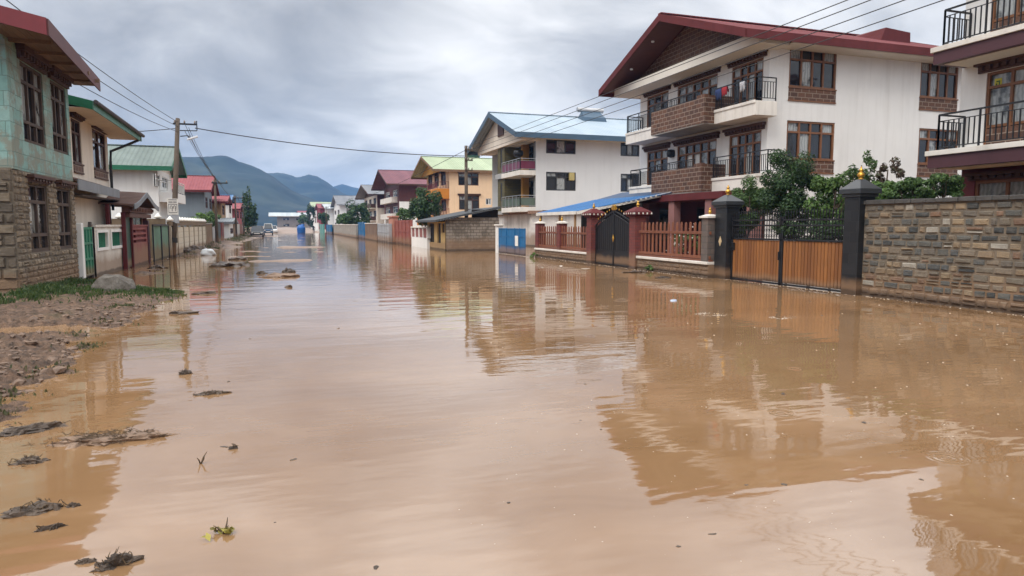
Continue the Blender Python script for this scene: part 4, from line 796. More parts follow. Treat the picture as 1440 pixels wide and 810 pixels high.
m = MB(); m.tube([(-5.7, 33.8, 5.5), (-6.3, 33.2, 5.1), (-6.66, 32.75, 4.85), (-6.68, 32.7, 4.4), (-6.68, 32.7, 2.4)], .055, 8); part('drainpipe', m, IRON, H)
# ---- porch over the boundary wall, with its gate canopy
P = thing('porch', 'long grey edged porch roof with carved brown gate canopy and maroon posts', 'porch', (-6.5, 30, 0))
cy, zc = onX(206, 275, -5.55)[0], onX(206, 271, -5.55)[1]-.36; hw = (onX(222, 285, -5.55)[0]-onX(188, 285, -5.55)[0])/2; print('canopy', cy, zc, hw)    # canopy: a small curved gable facing the street
ya, za = onX(105, 251, -6.15); yb_, zb_ = onX(190, 273, -6.15); GRYF = plain('grey_fascia', (.20,.215,.235), .6, .2, 1, .4)
m = MB(); m.slab([(-6.12, 25.2, za-.02), (-6.12, cy-hw*.9, zb_), (-8.2, cy-hw*.9, zb_+.75), (-8.2, 25.2, za+.7)], .06); rf = part('roof', m, roofing('brown_tile_sheet', (.12,.07,.055), (.17,.10,.08), 1, .25, .7, .03), P)
m = MB(); m.hexa([(-6.115, 25.2, za-.34), (-6.08, 25.2, za-.34), (-6.08, cy-hw*.9, zb_-.3), (-6.115, cy-hw*.9, zb_-.3)], [(-6.115, 25.2, za), (-6.08, 25.2, za), (-6.08, cy-hw*.9, zb_+.02), (-6.115, cy-hw*.9, zb_+.02)]); part('fascia', m, GRYF, rf)
prof = [(a*hw/2.75, b*.75) for a, b in ((-2.75, -.28), (-2.3, -.22), (-1.5, -.02), (-.7, .26), (0, .48), (.7, .26), (1.5, -.02), (2.3, -.22), (2.75, -.28))]
m = MB()
for (a, b), (c_, d_) in zip(prof, prof[1:]): m.slab([(-5.55, cy+a, zc+b), (-5.55, cy+c_, zc+d_), (-8.2, cy+c_, zc+d_+.12), (-8.2, cy+a, zc+b+.12)], .07)
part('canopy_roof', m, bpy.data.materials['brown_tile_sheet'], rf)
m = MB()
for (a, b), (c_, d_) in zip(prof, prof[1:]): m.hexa([(-5.545, cy+a, zc+b-.2), (-5.51, cy+a, zc+b-.2), (-5.51, cy+c_, zc+d_-.2), (-5.545, cy+c_, zc+d_-.2)], [(-5.545, cy+a, zc+b+.01), (-5.51, cy+a, zc+b+.01), (-5.51, cy+c_, zc+d_+.01), (-5.545, cy+c_, zc+d_+.01)])
part('canopy_fascia', m, GRYF, rf)
CARV = planks('carved_gate_wood', (.14,.05,.03), (.10,.035,.02), .65, 0, 1)
m = MB(); m.box(-6.05, -5.75, cy-hw*.9, cy+hw*.9, 2.3, 2.55); m.box(-6.0, -5.8, cy-hw*.85, cy+hw*.85, 2.1, 2.28)
for i in range(14): y = cy-hw*.88+i*hw*1.76/14; m.box(-5.748, -5.66, y, y+.14, 2.36, 2.5)
part('carved_beam', m, CARV, P)
for y in (30.3, cy-.2, cy+hw*.85):
    m = MB(); m.box(-6.45 if y < 31 else -6.2, -6.32 if y < 31 else -6.0, y-.08, y+.08, 0.0, 2.1 if y > 31 else 2.6); part('post', m, MAROON, P, bevel=.015)
m = MB(); m.box(-7.45, -7.3, 26.3, 33, 0, 2.75); part('back_wall', m, plain('grey_white_plaster', (.66,.64,.60), .85, .2, 1, .4), P)
m = MB(); m.box(-8.1, -6.2, 26.1, 36.5, 2.76, 2.8); part('ceiling', m, OLDW, P)
# ---- boundary pieces along the left pavement
BXL = -6.02; FL = FRM('L', BXL); GRND = plain('green_door_paint', (.03,.19,.11), .5, .25, 2, .4, .3); 
def Yl(px, py=360): return onX(px, py, BXL)[0]
FL = FRM('L', -6.13); g0, g1 = onX(117.0, 360, -6.13)[0], onX(130.5, 360, -6.13)[0]
t = thing('green_gate', 'narrow green panelled gate between the stone house and white wall', 'gate', (BXL, (g0+g1)/2, 0))
m = MB(); m.bf(FL, g0, g1, .1, 1.72, -.05, -.01); o = part('gate_leaf', m, GRND, t)
m = MB()
for z in (.1, .62, 1.14, 1.64): m.bf(FL, g0, g1, z, z+.08, -.008, .025)
for i in range(4): y = g0+(g1-g0-.07)*i/3; m.bf(FL, y, y+.07, .1, 1.72, -.006, .02)
part('frame', m, GRND, o)
m = MB(); m.bf(FL, g0-.26, g0-.02, -.1, 1.85, -.1, .06); part('gate_post', m, W_WHITE, t, bevel=.02)
m = MB(); m.bf(FL, g1+.01, g1+.14, -.1, 1.9, -.1, .0); part('gate_post', m, plain('dark_post', (.1,.085,.075), .8), t, bevel=.02)
BXL = -6.12; FL = FRM('L', BXL); w0, w1 = Yl(134.5), Yl(174); so = [(Yl(138), Yl(152), .98, 1.52), (Yl(157.5), Yl(172), .98, 1.52)]
t = thing('boundary_wall', 'mud stained white wall with two green grille openings under the porch', 'wall', (BXL, (w0+w1)/2, 0))
m = MB(); m.wall(FL, w0, w1, -.1, 1.72, so, .1); m.bf(FL, w0, w1, 1.722, 1.80, -.2, .05); m.quad((BXL-.15,w0,-.1),(BXL-.15,w1,-.1),(BXL-.15,w1,1.72),(BXL-.15,w0,1.72)); part('wall', m, plain('stained_white_wall', (.64,.60,.54), .9, .15, .9, .4, .5, .005), t)
m = MB()
for a, b, c_, d_ in so:
    for q in ((a-.1, a, c_-.1, d_+.1), (b, b+.1, c_-.1, d_+.1), (a, b, c_-.1, c_), (a, b, d_, d_+.1)): m.bf(FL, q[0], q[1], q[2], q[3], .003, .04)
part('opening_trim', m, W_WHITE, t)
for a, b, c_, d_ in so:
    m = MB(); m.bf(FL, a, b, c_, d_, -.09, -.08); o = part('grille', m, plain('dull_green_panel', (.06,.11,.09), .6), t); m = MB()
    for i in range(9): y = a+(b-a)*(i+.5)/9; m.bf(FL, y-.02, y+.02, c_, d_, -.078, -.05)
    part('grille_bars', m, GRND, o)
BXL = -5.98; FL = FRM('L', BXL); d0, d1 = Yl(177.5), Yl(186)
t = thing('entrance_gate', 'dark green door standing in the carved maroon gateway', 'door', (BXL, (d0+d1)/2, 0)); m = MB(); m.bf(FL, d0, d1, .05, 2.2, -.08, -.03); part('door_leaf', m, plain('deep_green_paint', (.015,.06,.04), .45, .2, 2, .2, .3), t); m = MB(); m.bf(FL, d0-.1, d0-.002, .0, 2.3, -.1, .05); m.bf(FL, d1+.002, d1+.14, .0, 2.3, -.1, .05); m.bf(FL, d0, d1, 2.202, 2.3, -.1, .05); part('door_frame', m, MAROON, t)
m0, m1 = d1+.16, Yl(208.5); PINKM = plain('pinkish_maroon_wall', (.24,.07,.065), .8, .2, 1, .45, .7)
t = thing('maroon_wall', 'short dusty maroon wall with three slots beside the dark green door', 'wall', (BXL, (m0+m1)/2, 0)); sl = [(m0+.25, m1-.25, z, z+.12) for z in (1.02, 1.24, 1.46)]
m = MB(); m.wall(FL, m0, m1, -.1, 1.72, sl, .1); m.bf(FL, m0, m1, 1.722, 1.80, -.18, .04); m.quad((BXL-.15,m0,-.1),(BXL-.15,m1,-.1),(BXL-.15,m1,1.72),(BXL-.15,m0,1.72)); part('wall', m, PINKM, t)
m = MB(); m.bf(FL, m0+.3, m0+2.2, 1.804, 2.5, -.06, -.02); part('window_panel', m, plain('dark_teal_glass', (.02,.05,.045), .15), t); m = MB(); m.bf(FL, m0+.15, m0+.298, 1.803, 2.55, -.1, .02); m.bf(FL, m0+2.202, m0+2.35, 1.803, 2.55, -.1, .02); part('window_post', m, CARV, t)
m = MB(); m.bf(FL, m1+.002, m1+.3, -.1, 2.0, -.15, .06); part('end_post', m, DKMAROON, t, bevel=.015)
BXL = -5.78; FL = FRM('L', BXL); q0, q1 = max(m1+.31, Yl(210.5)), Yl(238.5, 355); GS = plain('faded_green_sheet', (.17,.28,.21), .75, .25, 1, .5, .6)
t = thing('sheet_gate', 'double gate of faded green sheet metal beside the utility pole', 'gate', (BXL, (q0+q1)/2, 0)); ym = (q0+q1)/2
for a, b in ((q0, ym-.03), (ym+.03, q1)):
    m = MB(); n = int((b-a)/.12)
    for i in range(n): y = a+(b-a)*i/n; w_ = (b-a)/n; m.bf(FL, y, y+w_*.5, .02, 1.78, -.05, -.03); m.bf(FL, y+w_*.5, y+w_, .02, 1.78, -.062, -.042)
    o = part('gate_leaf', m, GS, t); m = MB(); m.bf(FL, a, a+.06, 0, 1.82, -.028, .02); m.bf(FL, b-.06, b, 0, 1.82, -.028, .02); m.bf(FL, a+.061, b-.061, 1.74, 1.82, -.028, .02); part('frame', m, IRON, o)
# ---- cream panel fence with a row of white lotus lamps
FXL = -5.75; FL = FRM('L', FXL); f0, f1 = q1+.4, Yat(290, FXL, 345)
t = thing('panel_fence', 'cream concrete panel fence topped by a row of white lotus ornaments', 'fence', (FXL, (f0+f1)/2, 0))
PANEL = bricky('cream_panels', (.70,.63,.51), (.64,.57,.45), (.38,.33,.25), 3.0, .34, .012, .85, .012, .35, .0, None, 0)
m = MB(); m.bf(FL, f0, f1, -.1, 1.66, -.12, 0); part('panels', m, PANEL, t)
n = 7
for i in range(n+1): y = f0+(f1-f0)*i/n; m = MB(); m.bf(FL, y-.08, y+.08, -.1, 1.74, -.15, .05); part('post', m, plain('fence_post', (.36,.31,.24), .85, .25, 1, .4, .4) if i == 0 else bpy.data.materials['fence_post'], t, bevel=.01)
m = MB(); m.bf(FL, f0, f1, 1.742, 1.98, -.16, .06); part('coping', m, plain('brown_coping', (.17,.12,.075), .85, .3, 2, .4), t)
WL = plain('white_lotus', (.78,.76,.70), .6, .08, 3)
def lotus(x, y, z, s=1): return MB().lathe((x, y, z), [(.05*s, 0), (.17*s, .04*s), (.20*s, .11*s), (.12*s, .17*s), (.09*s, .22*s), (.02*s, .30*s)], 10)
for i in range(15): part('lotus_ornament', lotus(FXL-.05, f0+.4+(f1-f0-.8)*i/14, 1.983, .95), WL, t, smooth=True)
t = thing('garden_wall', 'brown wall with white lotus ornaments running back behind the green sheet gate', 'wall', (-8, q1+.2, 0)); m = MB(); m.box(-13, FXL-.2, q1+.1, q1+.3, -.1, 2.12); part('wall', m, bpy.data.materials['brown_coping'], t)
for i in range(8): part('lotus_ornament', lotus(-6.3-i*.62, q1+.2, 2.122, 1.0), WL, t, smooth=True)
# ---- generic gabled house used for the farther rows
def rowhouse(name, label, side, XF, y0, y1, dep, zt, axis, ov, rise, wallm, roofm, fasm, floors, nfront, nside, wood=WOODDK, low=None, balc=None, group=None, gm=None, ovf=None, wz=1.25):
    s = 1 if side == 'R' else -1; xb = XF+s*dep; t = thing(name, label, 'house', (XF, (y0+y1)/2, 0), group); FR, FS = FRM(side, XF), FRM('S', y0); xa, xc = min(XF, xb), max(XF, xb)
    fh = zt/floors; fo, so = [], []
    for k in range(floors):
        zc = k*fh+fh*.32
        for i in range(nfront): w = (y1-y0)/nfront; fo.append((y0+w*(i+.22), y0+w*(i+.78), zc, zc+wz))
        for i in range(nside): w = dep/nside*.8; a = (XF+s*(.12*dep*.5+w*(i+.25)), XF+s*(.12*dep*.5+w*(i+.7))); so.append((min(a), max(a), zc, zc+wz))
    m = MB(); m.wall(FR, y0, y1, -.2, zt, fo); m.wall(FS, xa, xc, -.2, zt, so); m.quad((xb,y0,-.2),(xb,y1,-.2),(xb,y1,zt),(xb,y0,zt)); m.quad((xa,y1,-.2),(xc,y1,-.2),(xc,y1,zt),(xa,y1,zt)); part('wall', m, wallm, t)
    for o in fo: window(t, FR, *o, cols=2, transom=.3, wood=wood, fwid=.09)
    for o in so: window(t, FS, *o, cols=3, transom=.3, wood=wood, fwid=.09)
    f = ov if ovf is None else ovf; x0, x1 = (XF-f, xb+.5) if side == 'R' else (xb-.5, XF+f)
    rf = gable(t, x0, x1, y0-ov, y1+ov, zt+.05, zt+rise, axis, roofm, fasm, fh=.25)
    m = MB()
    if axis == 'x': tri_gable(m, FR, y0, y1, zt, zt+rise-.3, -.02)
    else: tri_gable(m, FS, xa, xc, zt, zt+rise-.3, -.02); tri_gable(m, FRM('S', y1), xa, xc, zt, zt+rise-.3, 0)
    part('gable_wall', m, gm or wallm, t)
    if low: m = MB(); m.bf(FR, y0-.02, y1+.02, -.2, fh*.95, .02, .06); part('plinth', m, low, t)
    if balc:
        for k in range(1, floors):
            m = MB(); b0, b1 = y0+(y1-y0)*.1, y0+(y1-y0)*.9; m.bf(FR, b0, b1, k*fh-.15, k*fh, .003, 1.1); o = part('balcony', m, TRIM, t); m = MB(); m.bf(FR, b0+.01, b1-.01, k*fh+.003, k*fh+.85, 1.0, 1.08); m.bf(FR, b0+.01, b0+.08, k*fh+.003, k*fh+.85, .01, .995); part('balcony_panel', m, balc, o)
    return t
GREENR = roofing('grey_green_roof', (.15,.185,.17), (.20,.24,.22), 0, .3, .65, .02); PINKR = roofing('faded_red_roof', (.25,.07,.08), (.32,.10,.105), 0, .3, .7, .02); GREYR = roofing('grey_roof', (.16,.165,.18), (.23,.235,.25), 0, .3, .5, .02)
PALER = roofing('pale_tin_roof', (.42,.46,.48), (.5,.53,.54), 0, .3, .5, .02); BLUER = roofing('bright_blue_roof', (.10,.22,.42), (.16,.28,.46), 0, .3, .5, .02); MARR = roofing('maroon_roof', (.15,.05,.065), (.20,.075,.09), 0, .3, .5, .02); LGRNR = roofing('light_green_roof', (.33,.40,.25), (.39,.45,.30), 0, .35, .5, .02)
W_BLUE = plain('blue_grey_render', (.18,.215,.24), .85, .15, .4, .4); W_TAN = plain('tan_render', (.36,.22,.11), .85, .15, .4, .3); W_BRN = plain('red_brown_boards', (.11,.03,.025), .7, .25, .6, .3)
# white house with the green roof
XFw = -8.0; yw = Yat(218, XFw, 270); n_, a_ = onX(241, 234, -7.0), onX(251, 207, -7.0); print('whiteL', yw, n_, a_)
H = thing('green_roof_house', 'white two storey house with grey green gable roof behind the porch', 'house', (XFw, yw, 0)); ry0, rz0, rya, rza = n_[0], n_[1], a_[0], a_[1]; ry1 = 2*rya-ry0; yw = max(yw, ry0+.8); ye = ry1-.8
FL, FS = FRM('L', XFw), FRM('S', yw); wz0 = onX(232, 272, XFw)[1]; wo = [(Yat(222, XFw), Yat(228, XFw), wz0+.35, rz0-.5), (Yat(231, XFw), Yat(239, XFw), wz0+.35, rz0-.5)]
m = MB(); m.wall(FL, yw, ye, -.2, rz0-.15, wo); m.quad((-19,yw,-.2),(XFw,yw,-.2),(XFw,yw,rz0-.15),(-19,yw,rz0-.15)); m.quad((-19,ye,-.2),(XFw,ye,-.2),(XFw,ye,rz0-.15),(-19,ye,rz0-.15)); m.quad((-19,yw,-.2),(-19,ye,-.2),(-19,ye,rz0-.15),(-19,yw,rz0-.15)); part('wall', m, W_WHITE, H)
for o in wo: window(H, FL, *o, cols=2, transom=.3, wood=plain('white_window_frame', (.6,.6,.58), .5) if o is wo[0] else bpy.data.materials['white_window_frame'])
gable(H, -19.6, -7.0, ry0, ry1, rz0, rza, 'x', GREENR, GRNF, fh=.3); m = MB(); tri_gable(m, FL, yw, ye, rz0-.15, rza-.4, 0); part('gable_wall', m, W_CREAM, H)
m = MB(); m.box(XFw+.003, XFw+1.0, yw+.3, ye-.5, wz0-.7, wz0-.02); o = part('balcony', m, W_WHITE, H); railing(o, [(XFw+.05, yw+.35), (XFw+.95, yw+.35), (XFw+.95, ye-.55)], wz0-.02, .8, .3, .02, bpy.data.materials['white_window_frame'])
# more of the left row
rowhouse('red_roof_house', 'blue grey rendered house with faded red gable roof, left row', 'L', -8.0, Yat(289, -8), Yat(299.5, -8), 11, 5.55, 'x', .9, 1.9, W_BLUE, PINKR, MAROON, 2, 2, 0, ovf=.8)
rowhouse('tan_house', 'small tan house under a low faded red roof beyond the blue grey house', 'L', -7.0, Yat(312, -7), Yat(318, -7), 8, 4.6, 'x', .8, .9, W_TAN, PINKR, MAROON, 2, 1, 0)
rowhouse('tin_roof_house', 'narrow white house with small bright blue tin roof, left row', 'L', -7.0, Yat(322, -7), Yat(327, -7), 7, 5.2, 'x', .5, .9, W_WHITE, BLUER, BLUEF, 2, 1, 0)
rowhouse('red_panel_house', 'distant left row house with red upper wall and pale red roof', 'L', -6.8, Yat(333, -6.8), Yat(341, -6.8), 7, 4.3, 'x', .6, 1.2, plain('pink_red_wall', (.36,.09,.10), .8), PINKR, MAROON, 2, 2, 0)
rowhouse('white_shack', 'low white shack with a mono tin roof beside the far green gate', 'L', -5.9, Yat(322, -5.9), Yat(329, -5.9), 4, 2.1, 'x', .5, .5, W_WHITE, PALER, GRYF, 1, 1, 0, wz=.7)
XW = -5.75
t = thing('brick_wall', 'short brown block wall at the end of the lotus topped fence', 'wall', (XW, Yat(297, XW), 0)); m = MB(); m.box(XW-.25, XW, f1+.05, Yat(298, XW), -.1, 1.85); part('wall', m, plain('brown_block', (.19,.125,.07), .9, .25, 1, .4, .6, .01), t); m = MB(); m.box(XW-.3, XW+.05, f1+.04, Yat(298, XW)+.05, 1.852, 1.95); part('coping', m, CONC, t)
t = thing('metal_door', 'pale grey sheet door beside the short brown wall', 'gate', (XW, Yat(301, XW), 0)); m = MB(); m.box(XW-.1, XW-.06, Yat(298.6, XW), Yat(303, XW), 0, 1.6); o = part('door_leaf', m, plain('grey_sheet', (.36,.37,.38), .5, .2, 1, .3, .4), t); m = MB(); m.box(XW-.06, XW, Yat(298.3, XW), Yat(298.6, XW)-.01, -.1, 1.7); m.box(XW-.06, XW, Yat(303, XW)+.01, Yat(303.3, XW), -.1, 1.7); part('frame', m, IRON, t)
t = thing('dark_gate', 'dark teal gate with red brick side post, left row', 'gate', (XW, Yat(309, XW), 0)); m = MB(); m.box(XW-.1, XW-.06, Yat(304, XW), Yat(311, XW), 0, 1.9); part('gate_leaf', m, plain('dark_teal_paint', (.02,.045,.05), .5, .2, 1, .3, .4), t); m = MB(); m.box(XW-.2, XW+.05, Yat(311.2, XW), Yat(314, XW), -.1, 2.0); part('post', m, REDBRICK, t)
t = thing('far_fence', 'low fence of pale and brown panels far along the left side', 'fence', (XW, 120, 0))
for i, (a, b, c_) in enumerate(((329.5, 333, (.3,.2,.13)), (333.4, 337, (.45,.43,.40)), (337.3, 341, (.25,.12,.09)))): m = MB(); m.box(XW-.2, XW, Yat(a, XW), Yat(b, XW), -.1, 1.9); part('panel', m, plain('far_panel_%s' % 'abc'[i], c_, .85, .2, 1, .3, .4), t)
# ================================================================== farther right row
# yellow house
XF = 20.5; YS = Yat(632, XF, 270); n_ = onX(608, 238, 18.3); a_ = onX(592, 220, 18.3); print('yellow', YS, n_, a_)
H = thing('yellow_house', 'peach yellow three storey house with light green roof and orange balconies', 'house', (XF, YS, 0)); ry0, ze = n_; rya, zr = a_; ry0 = min(ry0, YS-.6); ry1 = 2*rya-ry0; YE = ry1-.8; FR, FS = FRM('R', XF), FRM('S', YS); XB = 34
so = [swin(644.5, 673, 243, 261, YS), swin(645.5, 674, 275, 295, YS), swin(683, 691, 279, 288, YS)]
fo = [(YS+2+i*4.2, YS+4.8+i*4.2, z, z+2.1) for i in range(4) for z in (3.6, 7.0) if YS+4.8+i*4.2 < YE-.5]
m = MB(); m.wall(FS, XF, XB, -.2, ze-.1, so); m.wall(FR, YS, YE, -.2, ze-.1, fo); m.quad((XB,YS,-.2),(XB,YE,-.2),(XB,YE,ze-.1),(XB,YS,ze-.1)); m.quad((XF,YE,-.2),(XB,YE,-.2),(XB,YE,ze-.1),(XF,YE,ze-.1)); part('wall', m, W_PEACH, H)
for o in so[:2]: window(H, FS, *o, cols=3, transom=.25, wood=WOODDK, fwid=.1, cornice=(.25, .2))
window(H, FS, *so[2], cols=2, transom=0, wood=bpy.data.materials['white_window_frame'])
for o in fo: window(H, FR, *o, cols=3, transom=.25, wood=WOODDK, fwid=.1)
gable(H, 18.3, 35, ry0, ry1, ze, zr, 'x', LGRNR, plain('yellow_brown_fascia', (.18,.10,.05), .6), fh=.3); m = MB(); tri_gable(m, FRM('R', 19.6), YS, YE, ze-.1, zr-.4, 0); part('gable_wall', m, plain('ochre_gable', (.46,.24,.05), .8, .15, 1), H)
ORB = plain('orange_balcony_paint', (.52,.19,.02), .7, .2, .8, .3); MARB = plain('maroon_balcony_rail', (.13,.03,.04), .5)
for z in (6.3, 2.9):
    m = MB(); m.box(18.9, XF-.003, YS+.1, YE-.3, z-1.2, z+.1); o = part('balcony', m, ORB, H, bevel=.03); railing(o, [(XF-.05, YS+.15), (18.98, YS+.15), (18.98, YE-.4)], z+.1, .9, .35, .03, MARB)
xt, zt_ = onY(665, 218, 98); t = thing('water_tank', 'dark green plastic water tank standing on the light green roof', 'tank', (xt, 98, zt_-1.2)); part('tank', MB().lathe((xt, 98, zt_-1.4), [(.9, 0), (.95, .1), (.95, .5), (1.0, .55), (.95, .6), (1.05, 1.7), (1.1, 1.75), (1.1, 2.1), (.4, 2.3), (.4, 2.4)], 20), plain('green_tank', (.02,.06,.035), .5), t, smooth=True); m = MB()
for dx in (-.7, .7): m.box(xt+dx-.08, xt+dx+.08, 97.2, 98.8, zt_-2.6, zt_-1.41)
part('tank_stand', m, IRON, t)
# maroon roofed house
X0 = 20.0; ym0 = Yat(562, X0); H = rowhouse('maroon_roof_house', 'house with maroon gable roof, red boarded upper floor and white porch balcony', 'R', X0, ym0, Yat(541, X0), 13, 8.9, 'x', 1.4, 3.2, W_BRN, MARR, WOODDK, 3, 2, 1, wood=bpy.data.materials['white_window_frame'], gm=WOODDK, ovf=2.4, low=W_WHITE, balc=TRIM)
m = MB(); m.box(X0-.02, X0+12.9, ym0-.06, ym0-.02, -.2, 5.9); part('white_lower_wall', m, W_WHITE, H)
H = rowhouse('brown_gable_house', 'cream house with grey sheet roof and brown carved balconies beyond the maroon roofed one', 'R', 19.0, Yat(531, 19), Yat(513, 19), 12, 8.0, 'x', 1.5, 2.6, W_CREAM, GREYR, WOODDK, 3, 3, 1, gm=WOODDK, ovf=2.0, balc=WOODDK)
m = MB(); y_ = Yat(531, 19); m.box(19.0, 26, y_-.06, y_-.02, 5.3, 7.9); part('brown_upper_wall', m, W_BRN, H)
rowhouse('grey_roof_house', 'plain white two storey house with slate grey roof, right row distance', 'R', 16.5, Yat(479, 16.5), Yat(470, 16.5), 11, 7.6, 'x', 1.2, 3.2, W_GREY, GREYR, GRYF, 2, 2, 2, ovf=1.0)
rowhouse('pale_tin_house', 'small grey and white house with pale tin roof and red lower storey', 'R', 14.5, Yat(461, 14.5), Yat(453, 14.5), 8, 7.0, 'x', 1.0, 2.0, W_GREY, PALER, GRYF, 2, 2, 1, low=REDWALL, ovf=.8)
rowhouse('far_red_house', 'tiny house with red upper wall and faded red roof, far right row', 'R', 13.0, Yat(451, 13), Yat(446, 13), 9, 7.4, 'x', .8, 2.0, plain('far_red_wall', (.26,.035,.05), .8), PINKR, MAROON, 2, 1, 1)
rowhouse('far_green_roof_house', 'tiny house with light green roof between dark trees, far right row', 'R', 12.0, Yat(441.5, 12), Yat(437, 12), 14, 8.6, 'x', .8, 2.4, W_WHITE, LGRNR, GRYF, 2, 1, 1)
rowhouse('far_peach_house', 'tiny peach coloured house at the far bend of the street', 'R', 9.5, Yat(421, 9.5), Yat(418, 9.5), 9, 8.5, 'x', .6, 1.4, plain('far_peach', (.55,.30,.20), .8), PINKR, MAROON, 2, 1, 1)
t = rowhouse('far_hall', 'long low hall with pale tin roof closing the end of the street', 'R', -2.0, 372, 384, 24, 6.2, 'x', 1.6, 1.9, plain('far_dull_wall', (.22,.19,.17), .85), PALER, TRIM, 2, 2, 3, ovf=4)
# right boundary beyond the shed
def rwall(name, label, X, pa, pb, zt, mat, cat='wall', cap=TRIM, panel=None, mid=None):
    a, b = Yat(pa, X, 330), Yat(pb, X, 330); t = thing(name, label, cat, (X, (a+b)/2, 0)); m = MB(); m.box(X, X+.25, a, b, -.3, zt if not panel else zt*.5); part('wall' if cat == 'wall' else 'gate_leaf', m, mat, t)
    if panel:
        m = MB(); n = 4
        for i in range(n): y = a+(b-a)*i/n; m.box(X+.05, X+.12, y+.15, y+(b-a)/n-.15, zt*.5+.04, zt-.05)
        part('panels', m, panel, t); m = MB()
        for i in range(n+1): y = a+(b-a)*i/n; m.box(X-.01, X+.26, y-.12, y+.12, zt*.5, zt)
        part('post', m, mat, t)
    if cap: m = MB(); m.box(X-.06, X+.31, a, b, zt+.002, zt+.1); part('coping', m, cap, t)
    if mid:
        m = MB()
        for i in range(mid+1): y = a+(b-a-.1)*i/mid; m.box(X-.05, X-.003, y, y+.12, 0, zt)
        for z in (.3, zt*.55, zt-.15): m.box(X-.04, X-.004, a, b, z-.05, z+.05)
        part('frame', m, mat, t)
    return t
rwall('panel_wall', 'low whitewashed wall with dusty red panels left of the yellow fronted shed', 10.4, 600.5, 578.5, 1.55, W_WHITE, panel=plain('dusty_red_panel', (.25,.09,.08), .7))
RG = plain('faded_red_gate', (.27,.075,.055), .55, .25, 1, .4, .5); PK = plain('salmon_post', (.45,.20,.14), .7, .2, 1, .4, .5)
rwall('red_gate', 'faded red sheet gate in front of the round dark tree', 10.3, 576.5, 556, 2.2, RG, 'gate', None, mid=4)
t = thing('gate_post', 'tall salmon painted gate post beside the faded red gate', 'post', (10.3, Yat(553, 10.3), 0)); m = MB(); m.box(10.1, 10.6, Yat(555.3, 10.3), Yat(549.5, 10.3), -.3, 2.5); part('shaft', m, PK, t, bevel=.03); m = MB(); m.box(10.0, 10.7, Yat(555.5, 10.3), Yat(549.2, 10.3), 2.502, 2.65); part('post_cap', m, PK, t)
rwall('grey_gate', 'pale grey sheet gate between the salmon post and a stone wall', 9.8, 547.5, 531.5, 1.9, plain('pale_grey_gate', (.36,.37,.385), .5, .15, 1, .35, .5), 'gate', None, mid=5)
rwall('brown_wall', 'dull brown stone wall beyond the pale grey gate', 9.7, 530, 513.5, 1.9, plain('dull_brown_stone', (.17,.11,.075), .9, .3, .8, .4, .5, .02))
rwall('small_blue_gate', 'small blue gate beyond the dull brown wall', 9.7, 512, 504, 2.1, M_BG, 'gate', None, mid=2)
rwall('grey_block_wall', 'long grey block wall receding to the far gates on the right', 9.4, 501, 467, 1.75, CONC)
rwall('far_blue_gate', 'tiny blue gate far along the right side', 8.9, 465.5, 459.5, 1.8, M_BG, 'gate', None, mid=2)
rwall('far_teal_gate', 'tiny teal gate beyond the far blue gate', 8.4, 455, 450, 1.9, plain('teal_paint', (.10,.30,.27), .5), 'gate', None, mid=2)
rwall('far_white_post_wall', 'tiny whitewashed wall piece next to the far teal gate', 8.3, 447, 442, 2.2, W_WHITE)
# ================================================================== TREES AND BUSHES
def bush(label, px, py, X, rp, rzp, mat, seed, n=2600, size=.07, z0=0, name='garden_bush', cat='bush', group=None, clumps=22, fill=.3):
    Yc, zc = onX(px, py, X); k = math.hypot(X, Yc)*.93/F; r = rp*k; rz = rzp*k
    return tree(name, label, cat, X, Yc, z0, zc, (r, r, rz), n, size, mat, group, seed, .045, clumps, fill)
bush('large dark glossy bush rising behind the middle of the timber gate', 1110, 268, 16.0, 43, 50, FOLI, 3, 15000, .05, clumps=34)
bush('rounded mid green bush behind the left end of the timber gate', 1053, 290, 15.6, 35, 36, FOLI2, 4, 10000, .045)
bush('pale leafy bush behind the right half of the timber gate', 1172, 283, 16.2, 34, 36, FOLI3, 5, 9000, .055)
bush('thin upright shrub with sparse leaves beside the right gate pillar finial', 1213, 246, 16.4, 19, 32, FOLI2, 6, 900, .055, clumps=9, fill=.2)
bush('straggly dry shrub with reddish brown leaves above the stone wall', 1248, 250, 16.0, 22, 26, leafmat('leaves_dry', (.05,.03,.02), (.10,.06,.04), (.07,.09,.03)), 7, 700, .05, clumps=8, fill=.2)
for i, (px, py, rp, lab) in enumerate(((1246, 270, 29, 'low bright green bush just right of the gate pillar above the wall'), (1284, 266, 29, 'middle low green bush peeping over the stone wall coping'), (1323, 264, 27, 'low green bush over the wall nearest the dark red balcony house'))): bush(lab, px, py, 15.3, rp, 19, FOLI3 if i == 0 else FOLI2, 20+i, 5200, .045)
bush('dark shrub filling the gap behind the iron spikes of the timber gate', 1140, 330, 15.2, 62, 28, FOLI, 9, 7000, .05)
t = thing('flowering_shrub', 'shrub with small white flowers behind the near picket fence', 'shrub', (14.5, 22.4, 0)); part('foliage', leaves((14.5, 22.2, 1.15), (.35, 1.3, .55), 900, .05, 16, seed=31), FOLI2, t, norm=False); part('flowers', leaves((14.45, 22.2, 1.15), (.4, 1.4, .6), 90, .055, 16, seed=33), plain('petal_white', (.7,.68,.66), .7, .05), t, norm=False)
tree('round_tree', 'round dense dark green tree behind the faded red gate', 'tree', 13.2, Yat(598, 13.2), 0, 3.4, (1.75, 1.75, 2.0), 5200, .14, FOLI, None, 41, .12, 34)
tree('round_tree', 'smaller lighter green tree left of the round dark tree', 'tree', 13.0, Yat(567, 13), 0, 2.6, (1.5, 1.5, 1.2), 2200, .14, FOLI2, None, 42, .08)
